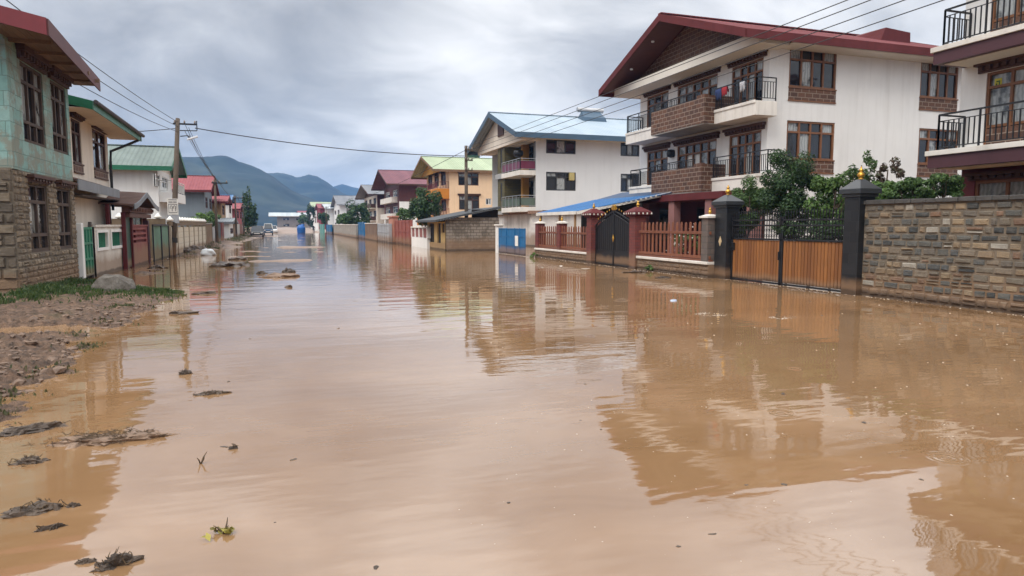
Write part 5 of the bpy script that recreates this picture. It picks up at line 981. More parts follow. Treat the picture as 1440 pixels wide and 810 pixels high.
for i, (px, X, zc, r, rz, mt, lab) in enumerate(((503, 12.0, 3.4, 2.3, 2.6, FOLI, 'bushy dark tree between the brown gabled and grey roofed houses'), (486, 11.0, 2.6, 1.7, 1.2, FOLI2, 'low green tree above the long grey block wall'), (455, 10.5, 3.4, 1.6, 1.6, FOLI, 'small green tree before the pale tin roofed house'), (436, 10.0, 5.2, 1.9, 4.2, FOLI, 'tall dark tree beside the tiny light green roof'), (426.5, 9.0, 4.0, 2.2, 2.6, FOLI2, 'round tree behind the blue tank at the street end'), (412, 7.5, 3.2, 3.4, 2.2, FOLI, 'dark low tree at the far bend of the street'))):
    tree('street_tree', lab, 'tree', X, Yat(px, X), 0, zc, (r, r, rz), 1500, .3, mt, 'trees along the far right side', 50+i, .12)
for i, (px, zc, rz, r, lab) in enumerate(((349, 4.0, 4.2, .85, 'tall narrow dark conifer at the far left roadside, taller of two'), (356, 3.2, 3.2, 1.0, 'shorter narrow dark conifer at the far left roadside'), )):
    tree('conifer', lab, 'tree', -5.0, Yat(px, -5), 0, zc, (r, r, rz), 1100, .25, FOLI, None, 60+i, .1)
for i, (px, X, zc, lab) in enumerate(((280, -6.7, 2.2, 'bright green creeper bush over the lotus topped fence'), (299, -6.6, 2.3, 'green bush above the short brown block wall'))): tree('garden_bush', lab, 'bush', X, Yat(px, X), 0, zc, (.9, 1.2, .75), 900, .12, FOLI3 if i == 0 else FOLI2, None, 70+i, .05)
# ================================================================== POLES AND WIRES
PWOOD = plain('weathered_pole', (.095,.07,.05), .9, .3, 2, .5, .6); WIRE = plain('wire_black', (.03,.03,.032), .6)
def pole(label, base, top, r, arm=None, arms=1, lamp=False, armdir=(1, 0)):
    t = thing('utility_pole', label, 'utility pole', (*base, 0)); b, tp = Vector((*base, -.3)), Vector(top)
    part('pole', MB().tube([b, b.lerp(tp, .5), tp], [r, r*.85, r*.7], 12), PWOOD, t, smooth=True)
    for i in range(arms):
        z = tp.z-.3-.75*i; c = Vector((tp.x, tp.y-.12, z)); d = Vector((*armdir, 0)).normalized()*(arm or 1)
        m = MB(); m.bar(c-d*.25, c+d, .09); o = part('cross_arm', m, PWOOD if arms > 1 else IRON, t)
        for f in (-.15, .35, .9): part('insulator', MB().lathe(c+d*f+Vector((0, 0, .05)), [(.03, 0), (.06, .04), (.035, .09), (.05, .13), (.01, .17)], 8), plain('porcelain', (.25,.2,.17), .3) if 'porcelain' not in bpy.data.materials else bpy.data.materials['porcelain'], o, smooth=True)
    return t
lt = onX(250, 167, -5.45); LT = (-5.45, lt[0], lt[1]); PB_ = (-5.73, 41.6); print('pole', LT)
LT = (-5.45, 41.6*5.45/5.45*0+lt[0], lt[1])
P1 = pole('tall weathered wooden utility pole with street lamp and sign, left roadside', PB_, LT, .165, 1.0)
lp = Vector(LT); m = MB(); m.tube([lp+Vector((.1, -.1, -1.0)), lp+Vector((.5, -.15, -.95)), lp+Vector((.62, -.15, -1.1))], .03, 6); m.bar(lp+Vector((1.0, -.15, -.1)), lp+Vector((1.0, -.15, -.65)), .05); m.bar(lp+Vector((.1, -.15, -.68)), lp+Vector((1.0, -.15, -.66)), .05); arm = part('lamp_arm', m, IRON, P1); m = MB(); m.hexa([lp+Vector(v) for v in ((.45, -.25, -1.22), (1.05, -.25, -1.02), (1.05, -.05, -1.02), (.45, -.05, -1.22))], [lp+Vector(v) for v in ((.47, -.22, -1.12), (1.0, -.22, -.92), (1.0, -.08, -.92), (.47, -.08, -1.12))]); part('lamp_head', m, plain('lamp_grey', (.55,.56,.58), .4), arm, bevel=.02)
def polex(z): f = (z+.3)/(LT[2]+.3); return PB_[0]+(LT[0]-PB_[0])*f, PB_[1]+(LT[1]-PB_[1])*f
z1, z2, z3 = onX(247, 280, -5.6)[1], onX(247, 302.5, -5.6)[1], onX(247, 314, -5.6)[1]; xx, yy = polex(z2); yy -= .24
m = MB(); m.box(xx-.30, xx+.24, yy-.02, yy, z2+.02, z1); sg = part('sign_board', m, plain('sign_white', (.62,.60,.55), .6, .15, 2, .4), P1)
m = MB(); f = .024
def bars(lst):
    for x0, x1, a, b in lst: m.box(xx-.30+.54*x0, xx-.30+.54*x1, yy-f, yy-.021, z2+.02+(z1-z2)*a, z2+.02+(z1-z2)*b)
bars([(.1, .9, .88, .93), (.12, .5, .74, .8), (.56, .88, .74, .8), (.1, .14, .1, .66), (.86, .9, .1, .66), (.14, .86, .1, .14), (.14, .86, .62, .66)])
for ox in (.24, .54): m.tube([(xx-.30+.54*(ox+.12+.11*math.cos(q)), yy-.022, z2+.02+(z1-z2)*(.44+.11*math.sin(q))) for q in [i*math.pi/5-.6 for i in range(8)]], .016, 5); bars([(ox+.16, ox+.22, .2, .42)])
part('sign_marks', m, plain('sign_ink', (.05,.04,.06), .7), sg)
m = MB(); m.box(xx-.30, xx+.26, yy-.02, yy, z3, z2); part('lower_sign', m, plain('sign_grey', (.30,.31,.33), .6, .2, 2), P1)
m = MB(); m.lathe((*polex(.95), .8), [(.2, 0), (.2, .28)], 12); part('tar_band', m, plain('dark_band', (.03,.028,.026), .8), P1)
def far_pole(label, px, ptop, X, arm, r=.12, d=(1, 0)):
    y = Yat(px, X); tp = (X, y, onX(px, ptop, X)[1]); return pole(label, (X, y), tp, r, arm, 1, False, d), Vector(tp)
P2, T2 = far_pole('second utility pole with bracket arm, beside the tan house', 304.5, 254, -5.1, 1.0)
P3, T3 = far_pole('third thin utility pole along the left side, before the red panelled house', 332, 276, -5.2, .9); P4, T4 = far_pole('fourth and farthest utility pole of the left side', 342.5, 289, -5.2, .9)
RT = Vector((13.0, 49.2, onX(655, 205, 13.0)[1])); P5 = pole('utility pole with stacked cross arms behind the block shed, right side', (13.0, 49.2), RT, .16, .5, 3, False, (1, .2))
P6, T6 = far_pole('thin utility pole far along the right side by the tiny red house', 444, 304, 8.6, .6, .12)
P7, T7 = far_pole('thin pale pole beside the tiny teal gate, far right side', 459, 290, 9.2, .5, .11)
def wire(label, a, b, sag, r=.016, group=None, name='power_line'):
    a, b = Vector(a), Vector(b); n = 22; pts = [a.lerp(b, i/n)-Vector((0, 0, sag*4*(i/n)*(1-i/n))) for i in range(n+1)]
    org = a; o = part(name, MB().tube(pts, r, 5), WIRE, None, loc=tuple(org)); tag(o, label, 'wire', group); return o
L0 = Vector(LT)
e = lambda px, py, X: Vector((X, *onX(px, py, X)))
for i, (px, py, dz, lab) in enumerate(((18, 0, -.2, 'top'), (0, 1, -.45, 'middle'), (-20, 28, -.75, 'lowest'))):
    q = e(px, py, -6.4); a = L0+Vector((.0, -.15, dz)); wire('%s of the three wires from the left pole up over the turquoise house' % lab, a, a+(q-a)*1.25, .35 if i else .2, .014, 'wires over the left houses')
wire('thick cable slung across the street between the left and right poles', L0+Vector((.9, -.1, -.5)), RT+Vector((-.15, 0, -.75)), .35, .028)
wire('thick cable from the left pole back over the green roofed house', L0+Vector((-.1, 0, -.55)), (-19, 46, L0.z-1.0), .3, .022)
for i, (px, lab) in enumerate(((1184, 'lowest and leftmost'), (1216, 'second from left'), (1263, 'third from left'), (1317, 'rightmost'))):
    a = RT+Vector((.15*i-.1, 0, -.15-.28*i)); q = e(px, 0, 13.3+.12*i); wire('%s of the four wires crossing over the big white house' % lab, a, a+(q-a)*1.5, .06, .013, 'wires over the white house')
for i, lab in enumerate(('top', 'second', 'third', 'lowest')): wire('%s of the four wires from the left pole to the second pole' % lab, L0+Vector((.35+.2*(i % 2), 0, -.25-.22*i)), T2+Vector((.2+.15*i, 0, -.2-.1*i)), .35, .014, 'wires between the first two left poles')
wire('single wire between the second and third left poles', T2+Vector((.3, 0, -.2)), T3+Vector((.3, 0, -.2)), .5, .016); wire('single wire between the third and fourth left poles', T3+Vector((.3, 0, -.2)), T4+Vector((.3, 0, -.2)), .5, .016)
wire('single wire running on from the right pole along the far right houses', RT+Vector((0, 0, -.3)), T7, .9, .02)
# ================================================================== VEHICLES, PERSON, TANK
RUB = plain('tyre_rubber', (.015,.015,.015), .85); CGL = plain('car_glass', (.02,.025,.03), .08, .1, 1, spec=.8)
def car(name, label, cx, cy, body, W=1.75, Ln=4.2, Ht=1.45, van=False, yaw=0.0, roofc=None):
    t = thing(name, label, 'van' if van else 'car', (cx, cy, 0)); z0 = .22
    if van: pr = [(-.5, .42), (-.5, .95), (-.47, 1.0), (-.36, 1.0), (.5, 1.0), (.5, .42)]; gl = (-.47, -.30)
    prof = [(-.5, .28, .66, .46), (-.46, .2, .78, .50), (-.30, .2, .86, .5), (-.12, .2, .90, .5), (.25, .2, .92, .5), (.42, .2, .86, .5), (.5, .28, .72, .47)] if not van else [(-.5, .25, .8, .47), (-.45, .2, 1.0, .5), (-.2, .2, 1.05, .5), (.3, .2, 1.05, .5), (.5, .22, 1.02, .49)]
    m = MB(); vs = []; 
    for f, a, b, w in prof: y = cy+f*Ln; vs += [(cx-w*W, y, a), (cx-w*W*1.0, y, (a+b)/2), (cx-w*W*.95, y, b), (cx+w*W*.95, y, b), (cx+w*W, y, (a+b)/2), (cx+w*W, y, a)]
    k = len(prof); fs = [(i*6+j, i*6+(j+1) % 6, (i+1)*6+(j+1) % 6, (i+1)*6+j) for i in range(k-1) for j in range(6)]+[(5, 4, 3, 2, 1, 0), tuple((k-1)*6+j for j in range(6))]; m.add(vs, fs); part('body', m, body, t, bevel=.05)
    b0 = .88 if not van else 1.03; q0, q1, q2, q3 = (-.2, -.04, .28, .42) if not van else (-.47, -.36, .46, .49); w0, w1 = W*.46, W*.38
    def ring(y0, y1, z, w): return [(cx-w, cy+y0*Ln, z), (cx+w, cy+y0*Ln, z), (cx+w, cy+y1*Ln, z), (cx-w, cy+y1*Ln, z)]
    m = MB(); m.hexa(ring(q0, q3, b0, w0), ring(q1, q2, Ht-.05, w1)); part('window', m, CGL, t, bevel=.02)
    m = MB(); m.hexa(ring(q1-.01, q2+.01, Ht-.049, w1+.02), ring(q1+.02, q2-.02, Ht, w1-.05)); 
    for sx in (-1, 1):
        for (ya, yb) in ((q0, q1), (q3, q2), ((q0+q3)/2, (q1+q2)/2)): m.bar((cx+sx*(w0+.004), cy+ya*Ln, b0), (cx+sx*(w1+.004), cy+yb*Ln, Ht-.05), .06)
    part('roof', m, roofc or body, t)
    for sx in (-1, 1):
        for f in (-.32, .3): x = cx+sx*W*.44; w = part('wheel', MB().tube([(x-.1, cy+f*Ln, .22), (x+.1, cy+f*Ln, .22)], .31, 16), RUB, t); part('rim', MB().tube([(x-.11, cy+f*Ln, .22), (x+.11, cy+f*Ln, .22)], .17, 12), ALU, w)
        m = MB(); m.box(cx+sx*W*.36-.14, cx+sx*W*.36+.14, cy-.505*Ln, cy-.46*Ln, .52 if not van else .62, .66 if not van else .8); part('headlight', m, plain('lamp_glass', (.6,.6,.58), .15) if 'lamp_glass' not in bpy.data.materials else bpy.data.materials['lamp_glass'], t, bevel=.02)
    m = MB(); m.box(cx-W*.22, cx+W*.22, cy-.51*Ln, cy-.48*Ln, .42, .54); part('number_plate', m, W_WHITE, t)
    return t
cx, cy = onZ(362, 332.5); car('parked_car', 'black car standing in the flood at the far left of the street', cx, cy, plain('black_car_paint', (.015,.017,.02), .2, .1, 1, spec=.8), 1.9, 4.2, 1.6)
cx, cy = onZ(377.5, 329.2); car('parked_van', 'small dark blue and white van beyond the black car', cx, cy, plain('blue_van_paint', (.05,.09,.16), .25, .1, 1, spec=.7), 1.7, 3.8, 2.0, True, roofc=W_WHITE)
cx, cy = onZ(384, 328.2); car('parked_car', 'white car beside the small van at the end of the flooded street', cx, cy+6, plain('white_car_paint', (.6,.6,.6), .25, .05, 1, spec=.7), 1.7, 4.0, 1.6)
bx, by = 3.9, 149.0; t = thing('water_drum', 'big rounded blue plastic tank standing in the water at the street end', 'tank', (bx, by, 0)); BL = plain('blue_plastic', (.01,.10,.36), .35, .12, 1.5)
part('tank', MB().lathe((bx, by, -.2), [(.6, 0), (.78, .15), (.85, .5), (.82, .9), (.87, 1.0), (.8, 1.5), (.55, 1.85), (.3, 1.95)], 24), BL, t, smooth=True); part('lid', MB().lathe((bx+.35, by, 1.6), [(.3, 0), (.34, .1), (.34, .22), (.25, .3)], 16), BL, t, smooth=True)
def person(label, x, y, z, H, cloth, trousers, hatm):
    s = H/1.7; t = thing('person', label, 'person', (x, y, z)); V = [(0,0,.95),(0,0,1.15),(0,-.01,1.38),(0,0,1.5),(0,-.02,1.6),(0,-.02,1.7), (-.10,0,.92),(-.11,-.02,.5),(-.11,.02,.08),(-.12,-.12,.03), (.10,0,.92),(.12,.02,.5),(.12,.05,.08),(.13,-.1,.03), (-.2,0,1.4),(-.26,.02,1.12),(-.24,-.08,.88),(-.23,-.1,.78), (.2,0,1.4),(.27,.02,1.12),(.25,-.06,.88),(.24,-.08,.78)]
    E = [(0,1),(1,2),(2,3),(3,4),(4,5),(0,6),(6,7),(7,8),(8,9),(0,10),(10,11),(11,12),(12,13),(2,14),(14,15),(15,16),(16,17),(2,18),(18,19),(19,20),(20,21)]
    R = [.14,.13,.16,.06,.10,.07,.10,.075,.05,.045,.10,.075,.05,.045,.07,.05,.04,.04,.07,.05,.04,.04]
    me = bpy.data.meshes.new('body'); me.from_pydata([tuple(c*s for c in v) for v in V], E, []); me.materials.append(cloth); o = link(bpy.data.objects.new('body', me)); o.parent = t; ORG[o.name] = ORG[t.name]
    sk = o.modifiers.new('skin', 'SKIN'); o.modifiers.new('sub', 'SUBSURF').levels = 1; o.modifiers['sub'].render_levels = 1
    for i, v in enumerate(me.skin_vertices[0].data): v.radius = (R[i]*s, R[i]*s*.85); v.use_root = i == 0
    part('hat', MB().lathe((x, y-.02, z+1.66*s), [(.2, 0), (.2, .02), (.11, .04), (.1, .12), (.03, .16)], 14), hatm, t, smooth=True)
person('person in dark clothes and white hat standing by the blue tank at the street end', 6.35, 148, -.1, 1.75, plain('dark_clothes', (.03,.03,.045), .9), None, W_WHITE)
# ================================================================== BOULDER, GRASS, MUD AND FLOATING DEBRIS
def blob(c, r, seed, sub=3, rough=.3, flat=None, ang=0.0):
    bm = bmesh.new(); bmesh.ops.create_icosphere(bm, subdivisions=sub, radius=1); P = np.array([v.co[:] for v in bm.verts]); fs = [tuple(v.index for v in f.verts) for f in bm.faces]; bm.free()
    d = 1+rough*fbm(P[:, 0]+seed*3.1, P[:, 1]+P[:, 2]*.9, 1.5, 4, seed)+rough*.6*fbm(P[:, 1]-seed, P[:, 2]+P[:, 0], .6, 3, seed+5)
    P = P*d[:, None]
    if flat: P[:, 2] = np.minimum(P[:, 2], flat)
    P = P*np.array(r); ca, sa = math.cos(ang), math.sin(ang); P = np.stack([P[:, 0]*ca-P[:, 1]*sa, P[:, 0]*sa+P[:, 1]*ca, P[:, 2]], 1)+np.array(c); m = MB(); m.v = [tuple(p) for p in P]; m.f = fs; return m
def rockmat(name, c, c2, bump=.03, rough=.8):
    m, nt, b = nmat(name); pos, g = wpos(nt); col = mixc(nt, ramp(nt, noise(nt, pos, 4, 7, .65), [(.38, 0.), (.62, 1.)]), c, c2); col = mixc(nt, ramp(nt, noise(nt, pos, 30, 5, .7), [(.5, 0.), (.75, .7)]), col, tuple(x*.4 for x in c)); L(nt, col, b.inputs['Base Color']); b.inputs['Roughness'].default_value = rough; bumpn(nt, b, mth(nt, 'ADD', noise(nt, pos, 12, 7, .7), mth(nt, 'MULTIPLY', noise(nt, pos, 50, 4, .7), .4)), bump); return m
M_ROCK = rockmat('boulder_stone', (.105,.088,.07), (.22,.195,.165), .07); M_MUDD = rockmat('dark_wet_mud', (.05,.035,.025), (.12,.085,.06), .02, .5); M_MUDP = rockmat('pale_mud', (.18,.115,.075), (.28,.185,.125), .02, .6); M_STR = planks('dead_straw', (.12,.075,.035), (.05,.03,.017), .8, 0, 0)
from mathutils import noise as mnoise
bm = bmesh.new(); rx, ry = -4.0, 19.35; random.seed(5)
pts = [(-.68,-.3,-.1),(-.62,.34,-.1),(.66,.3,-.1),(.62,-.34,-.1),(-.66,-.26,.28),(-.6,.3,.36),(-.42,-.34,.46),(-.35,.3,.56),(.08,-.36,.50),(.1,.26,.54),(.5,-.3,.32),(.54,.26,.36),(.7,-.05,.10),(.15,-.48,.05),(-.3,-.46,.1)]
for p in pts: bm.verts.new((rx+p[0]*.7, ry+p[1]*.75, .05+p[2]*.92))
bmesh.ops.convex_hull(bm, input=bm.verts[:]); bmesh.ops.subdivide_edges(bm, edges=bm.edges[:], cuts=3, use_grid_fill=True)
bmesh.ops.triangulate(bm, faces=bm.faces[:]); bmesh.ops.smooth_vert(bm, verts=bm.verts[:], factor=.15, use_axis_x=True, use_axis_y=True, use_axis_z=True)
for v in bm.verts: v.co += Vector((mnoise.noise(v.co*4), mnoise.noise(v.co*4+Vector((7,0,0))), mnoise.noise(v.co*4+Vector((0,9,0)))))*.05
m = MB(); bm.verts.index_update(); m.v = [tuple(v.co) for v in bm.verts]; m.f = [tuple(v.index for v in f.verts) for f in bm.faces]; bm.free()
o = part('boulder', m, M_ROCK, None, loc=(rx, ry, 0)); tag(o, 'pale grey boulder lying on the grass before the stone house', 'boulder')
# grass (uncountable)
GRASS = leafmat('grass_blades', (.03,.055,.012), (.06,.115,.02), (.12,.14,.05))
def gz(x, y): return float(ground_h(np.array([x]), np.array([y]))[0])
def blades(spots, seed):
    g = random.Random(seed); m = MB()
    for (x, y, rx_, ry_, n, h) in spots:
        xs = np.array([g.gauss(x, rx_*.5) for _ in range(n)]); ys = np.array([g.gauss(y, ry_*.5) for _ in range(n)]); zs = ground_h(xs, ys); pt = fbm(xs, ys, .9, 4, 61)
        zs = np.where(pt < -.12+.15*np.array([g.uniform(-1, 1) for _ in range(n)]), -1, zs)
        for px, py, pz in zip(xs, ys, zs):
            if pz < -.03 or px < -6.1: continue
            pass; a = g.uniform(0, 6.28); hh = h*g.uniform(.5, 1.3); w = .012*g.uniform(.7, 1.5); dx, dy = math.cos(a), math.sin(a); ln = hh*g.uniform(.2, .7); b = g.uniform(0, 6.28)
            m.v += [(px-dx*w, py-dy*w, pz-.01), (px+dx*w, py+dy*w, pz-.01), (px+math.cos(b)*ln*.4+dx*w*.7, py+math.sin(b)*ln*.4+dy*w*.7, pz+hh*.6), (px+math.cos(b)*ln, py+math.sin(b)*ln, pz+hh*.9), (px+math.cos(b)*ln*.4-dx*w*.7, py+math.sin(b)*ln*.4-dy*w*.7, pz+hh*.6)]; k = len(m.v)-5; m.f.append((k, k+1, k+2, k+3, k+4))
    return m
o = part('grass', blades([(-4.6, 19.3, 2.2, 1.7, 5600, .08), (-3.2, 19.6, .9, .9, 1900, .07), (-5.5, 18.6, .9, 1.5, 1800, .12), (-5.8, 20.5, .4, 2.5, 1600, .16), (-5.6, 24.5, .5, 3, 1500, .14)], 1), GRASS, None, norm=False); tag(o, 'short green grass growing on the bank round the boulder', 'grass', None, 'stuff')
sp = [(-2.75, 7.5, .35, .3, 260, .05), (-2.75, 8.3, .35, .35, 220, .05), (-2.7, 6.7, .3, .25, 160, .045), (-2.75, 9.6, .3, .5, 130, .05), (-2.7, 11.4, .4, .4, 130, .06), (-2.9, 12.6, .5, .35, 120, .06), (-2.8, 13.9, .4, .3, 100, .06), (-3.2, 16.4, .5, .4, 250, .06), (-5.0, 43.5, .4, 2.5, 500, .16), (-4.9, 57, .6, 3, 600, .2), (-4.8, 82, .8, 8, 900, .3), (-4.8, 100, .8, 8, 900, .3)]
o = part('weeds', blades(sp, 2), leafmat('dull_weeds', (.05,.06,.022), (.09,.10,.035), (.15,.14,.07)), None, norm=False); tag(o, 'sparse dull green weeds along the muddy left shoreline', 'weeds', None, 'stuff')
m = MB(); g = random.Random(12); cand = []
for i in range(900):
    y = g.uniform(6.2, 17) if i < 760 else g.uniform(21, 60); xs = float(np.interp(y, [p[0] for p in SH], [p[1] for p in SH])); x = xs-abs(g.gauss(0, 1.3)) if i < 760 else xs-g.uniform(-.5, .7); cand.append((x, y))
cz_ = ground_h(np.array([c[0] for c in cand]), np.array([c[1] for c in cand]))
for i, ((x, y), z) in enumerate(zip(cand, cz_)):
    if z < -.02 or x < -6: continue
    r = g.uniform(.012, .05)*(1 if g.random() < .9 else 1.8)*(1 if i < 760 else 1.8); b = blob((x, y, z+r*.1), (r*g.uniform(.8, 1.6), r, r*g.uniform(.5, .8)), i, 1, .45, None, g.uniform(0, 3)); m.add(b.v, b.f)
o = part('mud_clods', m, rockmat('clod_mud', (.12,.075,.05), (.22,.142,.095), .015, .6), None); tag(o, 'crumbled clods of mud strewn over the left bank', 'mud clods', None, 'stuff')
# debris: every clump a thing of its own
def strands(c, rx_, ry_, h, n, seed, ang=0, r=.0034):
    g = random.Random(seed); m = MB(); ca, sa = math.cos(ang), math.sin(ang)
    for _ in range(n):
        x, y = g.gauss(0, rx_*.45), g.gauss(0, ry_*.45); a = g.gauss(0, .7); ln = g.uniform(.04, .12)*max(.5, rx_/.4); z = max(.002, g.uniform(.1, 1)*h*(1-(x/rx_/1.6)**2)); pts = []
        for k in range(4): f = k/3-.5; xx_, yy_ = x+math.cos(a)*ln*f, y+math.sin(a)*ln*f; pts.append((c[0]+xx_*ca-yy_*sa, c[1]+xx_*sa+yy_*ca, z+.03*g.uniform(-1, 1)*(1 if k in (0, 3) else .3)+.004))
        m.tube(pts, [r*.6, r, r*.9, r*.4], 4)
    return m
def clump(label, px, py, wpx, dpt, h, seed, mat=M_MUDD, straw=0, name='mud_clump', cat='debris', ang=0.0, group='debris in the flood water'):
    x, y = onZ(px, py); k = math.hypot(x, y)/F; rx_ = wpx/2*k; ry_ = rx_*dpt; t = thing(name, label, cat, (x, y, 0), group); g = random.Random(seed); h *= 1.35
    m = blob((x, y, -h*.25), (rx_*.98, ry_*.98, h), seed, 4 if y < 12 else 3, .6, None, ang)
    for i in range(5): a = g.uniform(0, 6.28); f = g.uniform(.4, 1.0); b = blob((x+math.cos(a)*rx_*f*math.cos(ang)-math.sin(a)*ry_*f*math.sin(ang), y+math.cos(a)*rx_*f*math.sin(ang)+math.sin(a)*ry_*f*math.cos(ang), -h*.2), (rx_*.28, ry_*.35, h*g.uniform(.5, .9)), seed+i, 2, .5, None, a); m.add(b.v, b.f)
    part('mud', m, mat, t)
    if straw: part('straw', strands((x, y), rx_*1.05, ry_*1.1, h, int(straw*.5), seed, ang), M_STR, t, norm=False)
    return t
clump('long mat of straw and pale mud floating by the left bank', 150, 620, 118, .30, .055, 1, M_MUDP, 260, 'straw_mat', ang=-.05)
clump('dark half sunk log shaped clump nearest the left edge', 45, 606, 62, .32, .05, 2, M_MUDD, 40, ang=.45)
clump('dark twiggy clump below the long straw mat at left', 42, 650, 34, .5, .035, 3, M_MUDD, 40)
clump('broad dark mud clump in the brown reflection at lower left', 47, 719, 58, .45, .04, 4, M_MUDD, 60, ang=.2)
clump('small dark crumb right of the broad lower left clump', 103, 712, 14, .5, .02, 5)
clump('thin dark stick shaped clump below the broad lower left one', 74, 743, 34, .18, .02, 6, M_MUDD, 12, ang=.35)
clump('dark crusty clump cut near the bottom edge of the view', 164, 794, 44, .6, .045, 7, M_MUDD, 40, ang=.15)
clump('little dark crumb left of the crusty bottom clump', 121, 791, 22, .4, .02, 8)
clump('small twig clump on the pale water left of centre', 298, 554, 40, .22, .03, 9, M_MUDD, 26)
clump('dark speck of twigs above the pole reflection', 260, 526, 16, .5, .04, 10, M_MUDD, 8)
clump('flat dark clump lying across the utility pole reflection', 256, 441, 28, .5, .05, 11, M_MUDD, 14)
clump('heap of dark brown mud near mid street at left', 325, 374, 46, .8, .16, 12, M_MUDD, 30, 'mud_heap')
clump('smaller dark mud heap beyond the larger one', 336, 365, 22, .8, .14, 13, M_MUDD, 0, 'mud_heap')
clump('pale brown rubble bar rising from the middle of the street', 393, 389, 44, .55, .10, 14, M_MUDP, 30, 'mud_heap')
clump('dark clod at the far tip of the pale rubble bar', 406, 383, 16, .8, .12, 15)
clump('dark clod at the near tip of the pale rubble bar', 406, 404, 10, .8, .06, 16); clump('tiny dark clod left of the pale rubble bar', 368, 385, 12, .7, .08, 17)
clump('flat brown clump between the boulder grass and the mud heaps', 288, 413, 30, .5, .05, 18, M_MUDD, 16)
clump('muddy lump beside the green sheet gate', 222, 377, 20, .6, .08, 19, M_MUDD, 10)
clump('dark drowned board and rags by the red gate pillar', 893, 383, 32, .4, .07, 20, M_MUDD, 20); clump('small dark twig clump before the near picket fence', 934, 391, 24, .3, .05, 21, M_MUDD, 16)
clump('tiny dark clump of twigs on the pale water, right of the sprout', 328, 631, 12, .5, .02, 22, M_MUDD, 8)
for i, (px, py, w, lab) in enumerate(((262, 357, 14, 'dark stone nearest the left utility pole'), (273, 355, 16, 'biggest dark stone in the row beside the pole'), (283, 354, 13, 'last dark stone of the row beside the pole'))):
    x, y = onZ(px, py); r = w/2*math.hypot(x, y)/F; o = part('stone', blob((x, y, r*.3), (r, r*.8, r*.8), 30+i, 3, .35), M_MUDD, None, loc=(x, y, 0)); tag(o, lab, 'stone', 'stones by the pole')
x, y = onZ(293, 359); o = part('white_sack', blob((x, y, .12), (.42, .3, .26), 44, 3, .25), plain('sack_white', (.55,.58,.60), .6), None, smooth=True, loc=(x, y, 0)); tag(o, 'pale plastic sack lying by the dark stones near the pole', 'sack')
def sprig(label, px, py, h, seed, leaf=None):
    x, y = onZ(px, py); g = random.Random(seed); t = thing('twig', label, 'twig', (x, y, 0), 'debris in the flood water'); m = MB()
    for i in range(6 if leaf else 3): a = g.uniform(0, 6.28); ln = g.uniform(.5, 1)*h; u = (g.uniform(.0, 1.2) if i else 1.5) if leaf else g.uniform(1.2, 2.2); m.tube([(x, y, -.01), (x+math.cos(a)*ln*.4, y+math.sin(a)*ln*.4, .01+u*ln*.3), (x+math.cos(a)*ln*(.9 if i else .5), y+math.sin(a)*ln*.9, .012+u*ln*.6)], [.006, .005, .002], 5)
    part('stem', m, M_STR, t)
    if leaf: part('leaves', leaves((x-.03, y-.02, .02), (.11, .07, .02), 16, .03, 4, seed=seed, up_bias=1.5), leaf, t, norm=False)
sprig('yellow green leaf on dark twigs floating in the foreground', 314, 750, .075, 1, leafmat('yellow_leaf', (.16,.13,.025), (.30,.26,.05)))
sprig('upright thin sprout poking from the pale water at left', 282, 652, .065, 2)
def weedtuft(label, px, py, seed): x, y = onZ(px, py); t = thing('weed_tuft', label, 'weeds', (x, y, 0)); part('leaves', leaves((x, y, .1), (.28, .35, .16), 240, .06, 8, seed=seed, up_bias=.8), FOLI3, t, norm=False)
weedtuft('green weed tuft at the foot of the farther picket fence end', 751, 362, 81); weedtuft('green weed tuft at the foot of the near picket fence', 917, 381, 82)
def scrap(label, px, py, w, d, mat, seed, h=.02, ang=0.0): x, y = onZ(px, py); k = math.hypot(x, y)/F*w/2; o = part('floating_scrap', blob((x, y, 0), (k, k*d, h), seed, 2, .5, None, ang), mat, None, loc=(x, y, 0)); tag(o, label, 'litter', 'litter on the flood water')
WF = plain('foam_white', (.52,.47,.40), .6, .05); BW_ = plain('blue_white_plastic', (.35,.42,.55), .4)
scrap('white scrap floating before the red pillar of the arched gate', 824, 378, 14, .7, WF, 91); scrap('blue and white plastic scrap before the black gate pillar', 947, 423, 10, .6, BW_, 92, .03); scrap('small white scrap before the farther picket fence', 789, 374, 6, .7, WF, 93); scrap('white scrap farthest left before the blue gate', 762, 376, 8, .6, WF, 94)
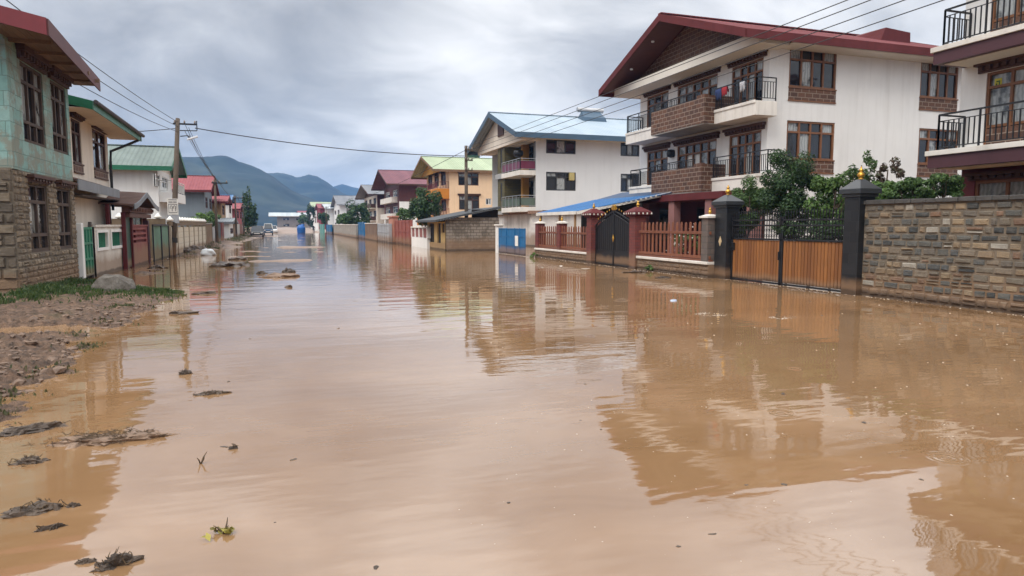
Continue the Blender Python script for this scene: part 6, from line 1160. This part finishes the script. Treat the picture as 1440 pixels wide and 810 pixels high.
def froth(label, px, py, w, n, seed):       # a ring of froth, low bubbles side by side
    x, y = onZ(px, py); k = math.hypot(x, y)/F*w/2; g = random.Random(seed); m = MB()
    for _ in range(n): a = g.gauss(-1.2, .9) if g.random() < .6 else g.gauss(2.2, .5); f = g.uniform(.45, 1.1); r = g.uniform(.005, .013); m.lathe((x+math.cos(a)*k*f, y+math.sin(a)*k*f*.9, -.004), [(r, 0), (r*.85, r*.35), (r*.4, r*.55), (.002, r*.6)], 7)
    o = part('froth_patch', m, WF, None, smooth=True, loc=(x, y, 0)); tag(o, label, 'froth', 'froth patches on the flood water', 'stuff')
froth('thin white froth patch before the black pillar, left of two', 1000, 442, 40, 150, 1); froth('thin white froth patch before the timber gate, right of two', 1097, 447, 26, 100, 2)
m = MB(); g = random.Random(77)
for _ in range(330):
    px = g.uniform(620, 1440); py = g.uniform(420, 800); 
    if g.random() > (.25+.75*max(0, (px-600)/840)): continue
    x, y = onZ(px, py); r = g.uniform(.5, 1.5)*.0016*math.hypot(x, y)**.8; m.lathe((x, y, -.003), [(r, 0), (r*.8, r*.45), (r*.35, r*.7), (.0005, r*.75)], 7)
for _ in range(420):
    y = g.uniform(8.5, 41); x = (13.93 if y < 19.5 else 13.5 if y < 35 else 13.0)-abs(g.gauss(0, .10)); r = g.uniform(.006, .022); m.lathe((x, y, -.003), [(r, 0), (r*.8, r*.45), (r*.35, r*.7), (.0005, r*.75)], 6)
o = part('bubbles', m, plain('bubble_white', (.45,.37,.29), .2, .05), None, smooth=True); tag(o, 'tiny pale rain bubbles scattered over the flood water', 'bubbles', None, 'stuff')
m = MB()
for _ in range(26):
    px = g.uniform(250, 1400); py = g.uniform(400, 800); x, y = onZ(px, py); r = .005*math.hypot(x, y)**.5*g.uniform(.5, 1.6); b = blob((x, y, 0), (r*g.uniform(1, 2.4), r, r*.5), int(px), 1, .5, None, g.uniform(0, 3)); m.add(b.v, b.f)
o = part('floating_specks', m, M_MUDD, None); tag(o, 'tiny dark bits of plant litter floating all over the water', 'litter', None, 'stuff')
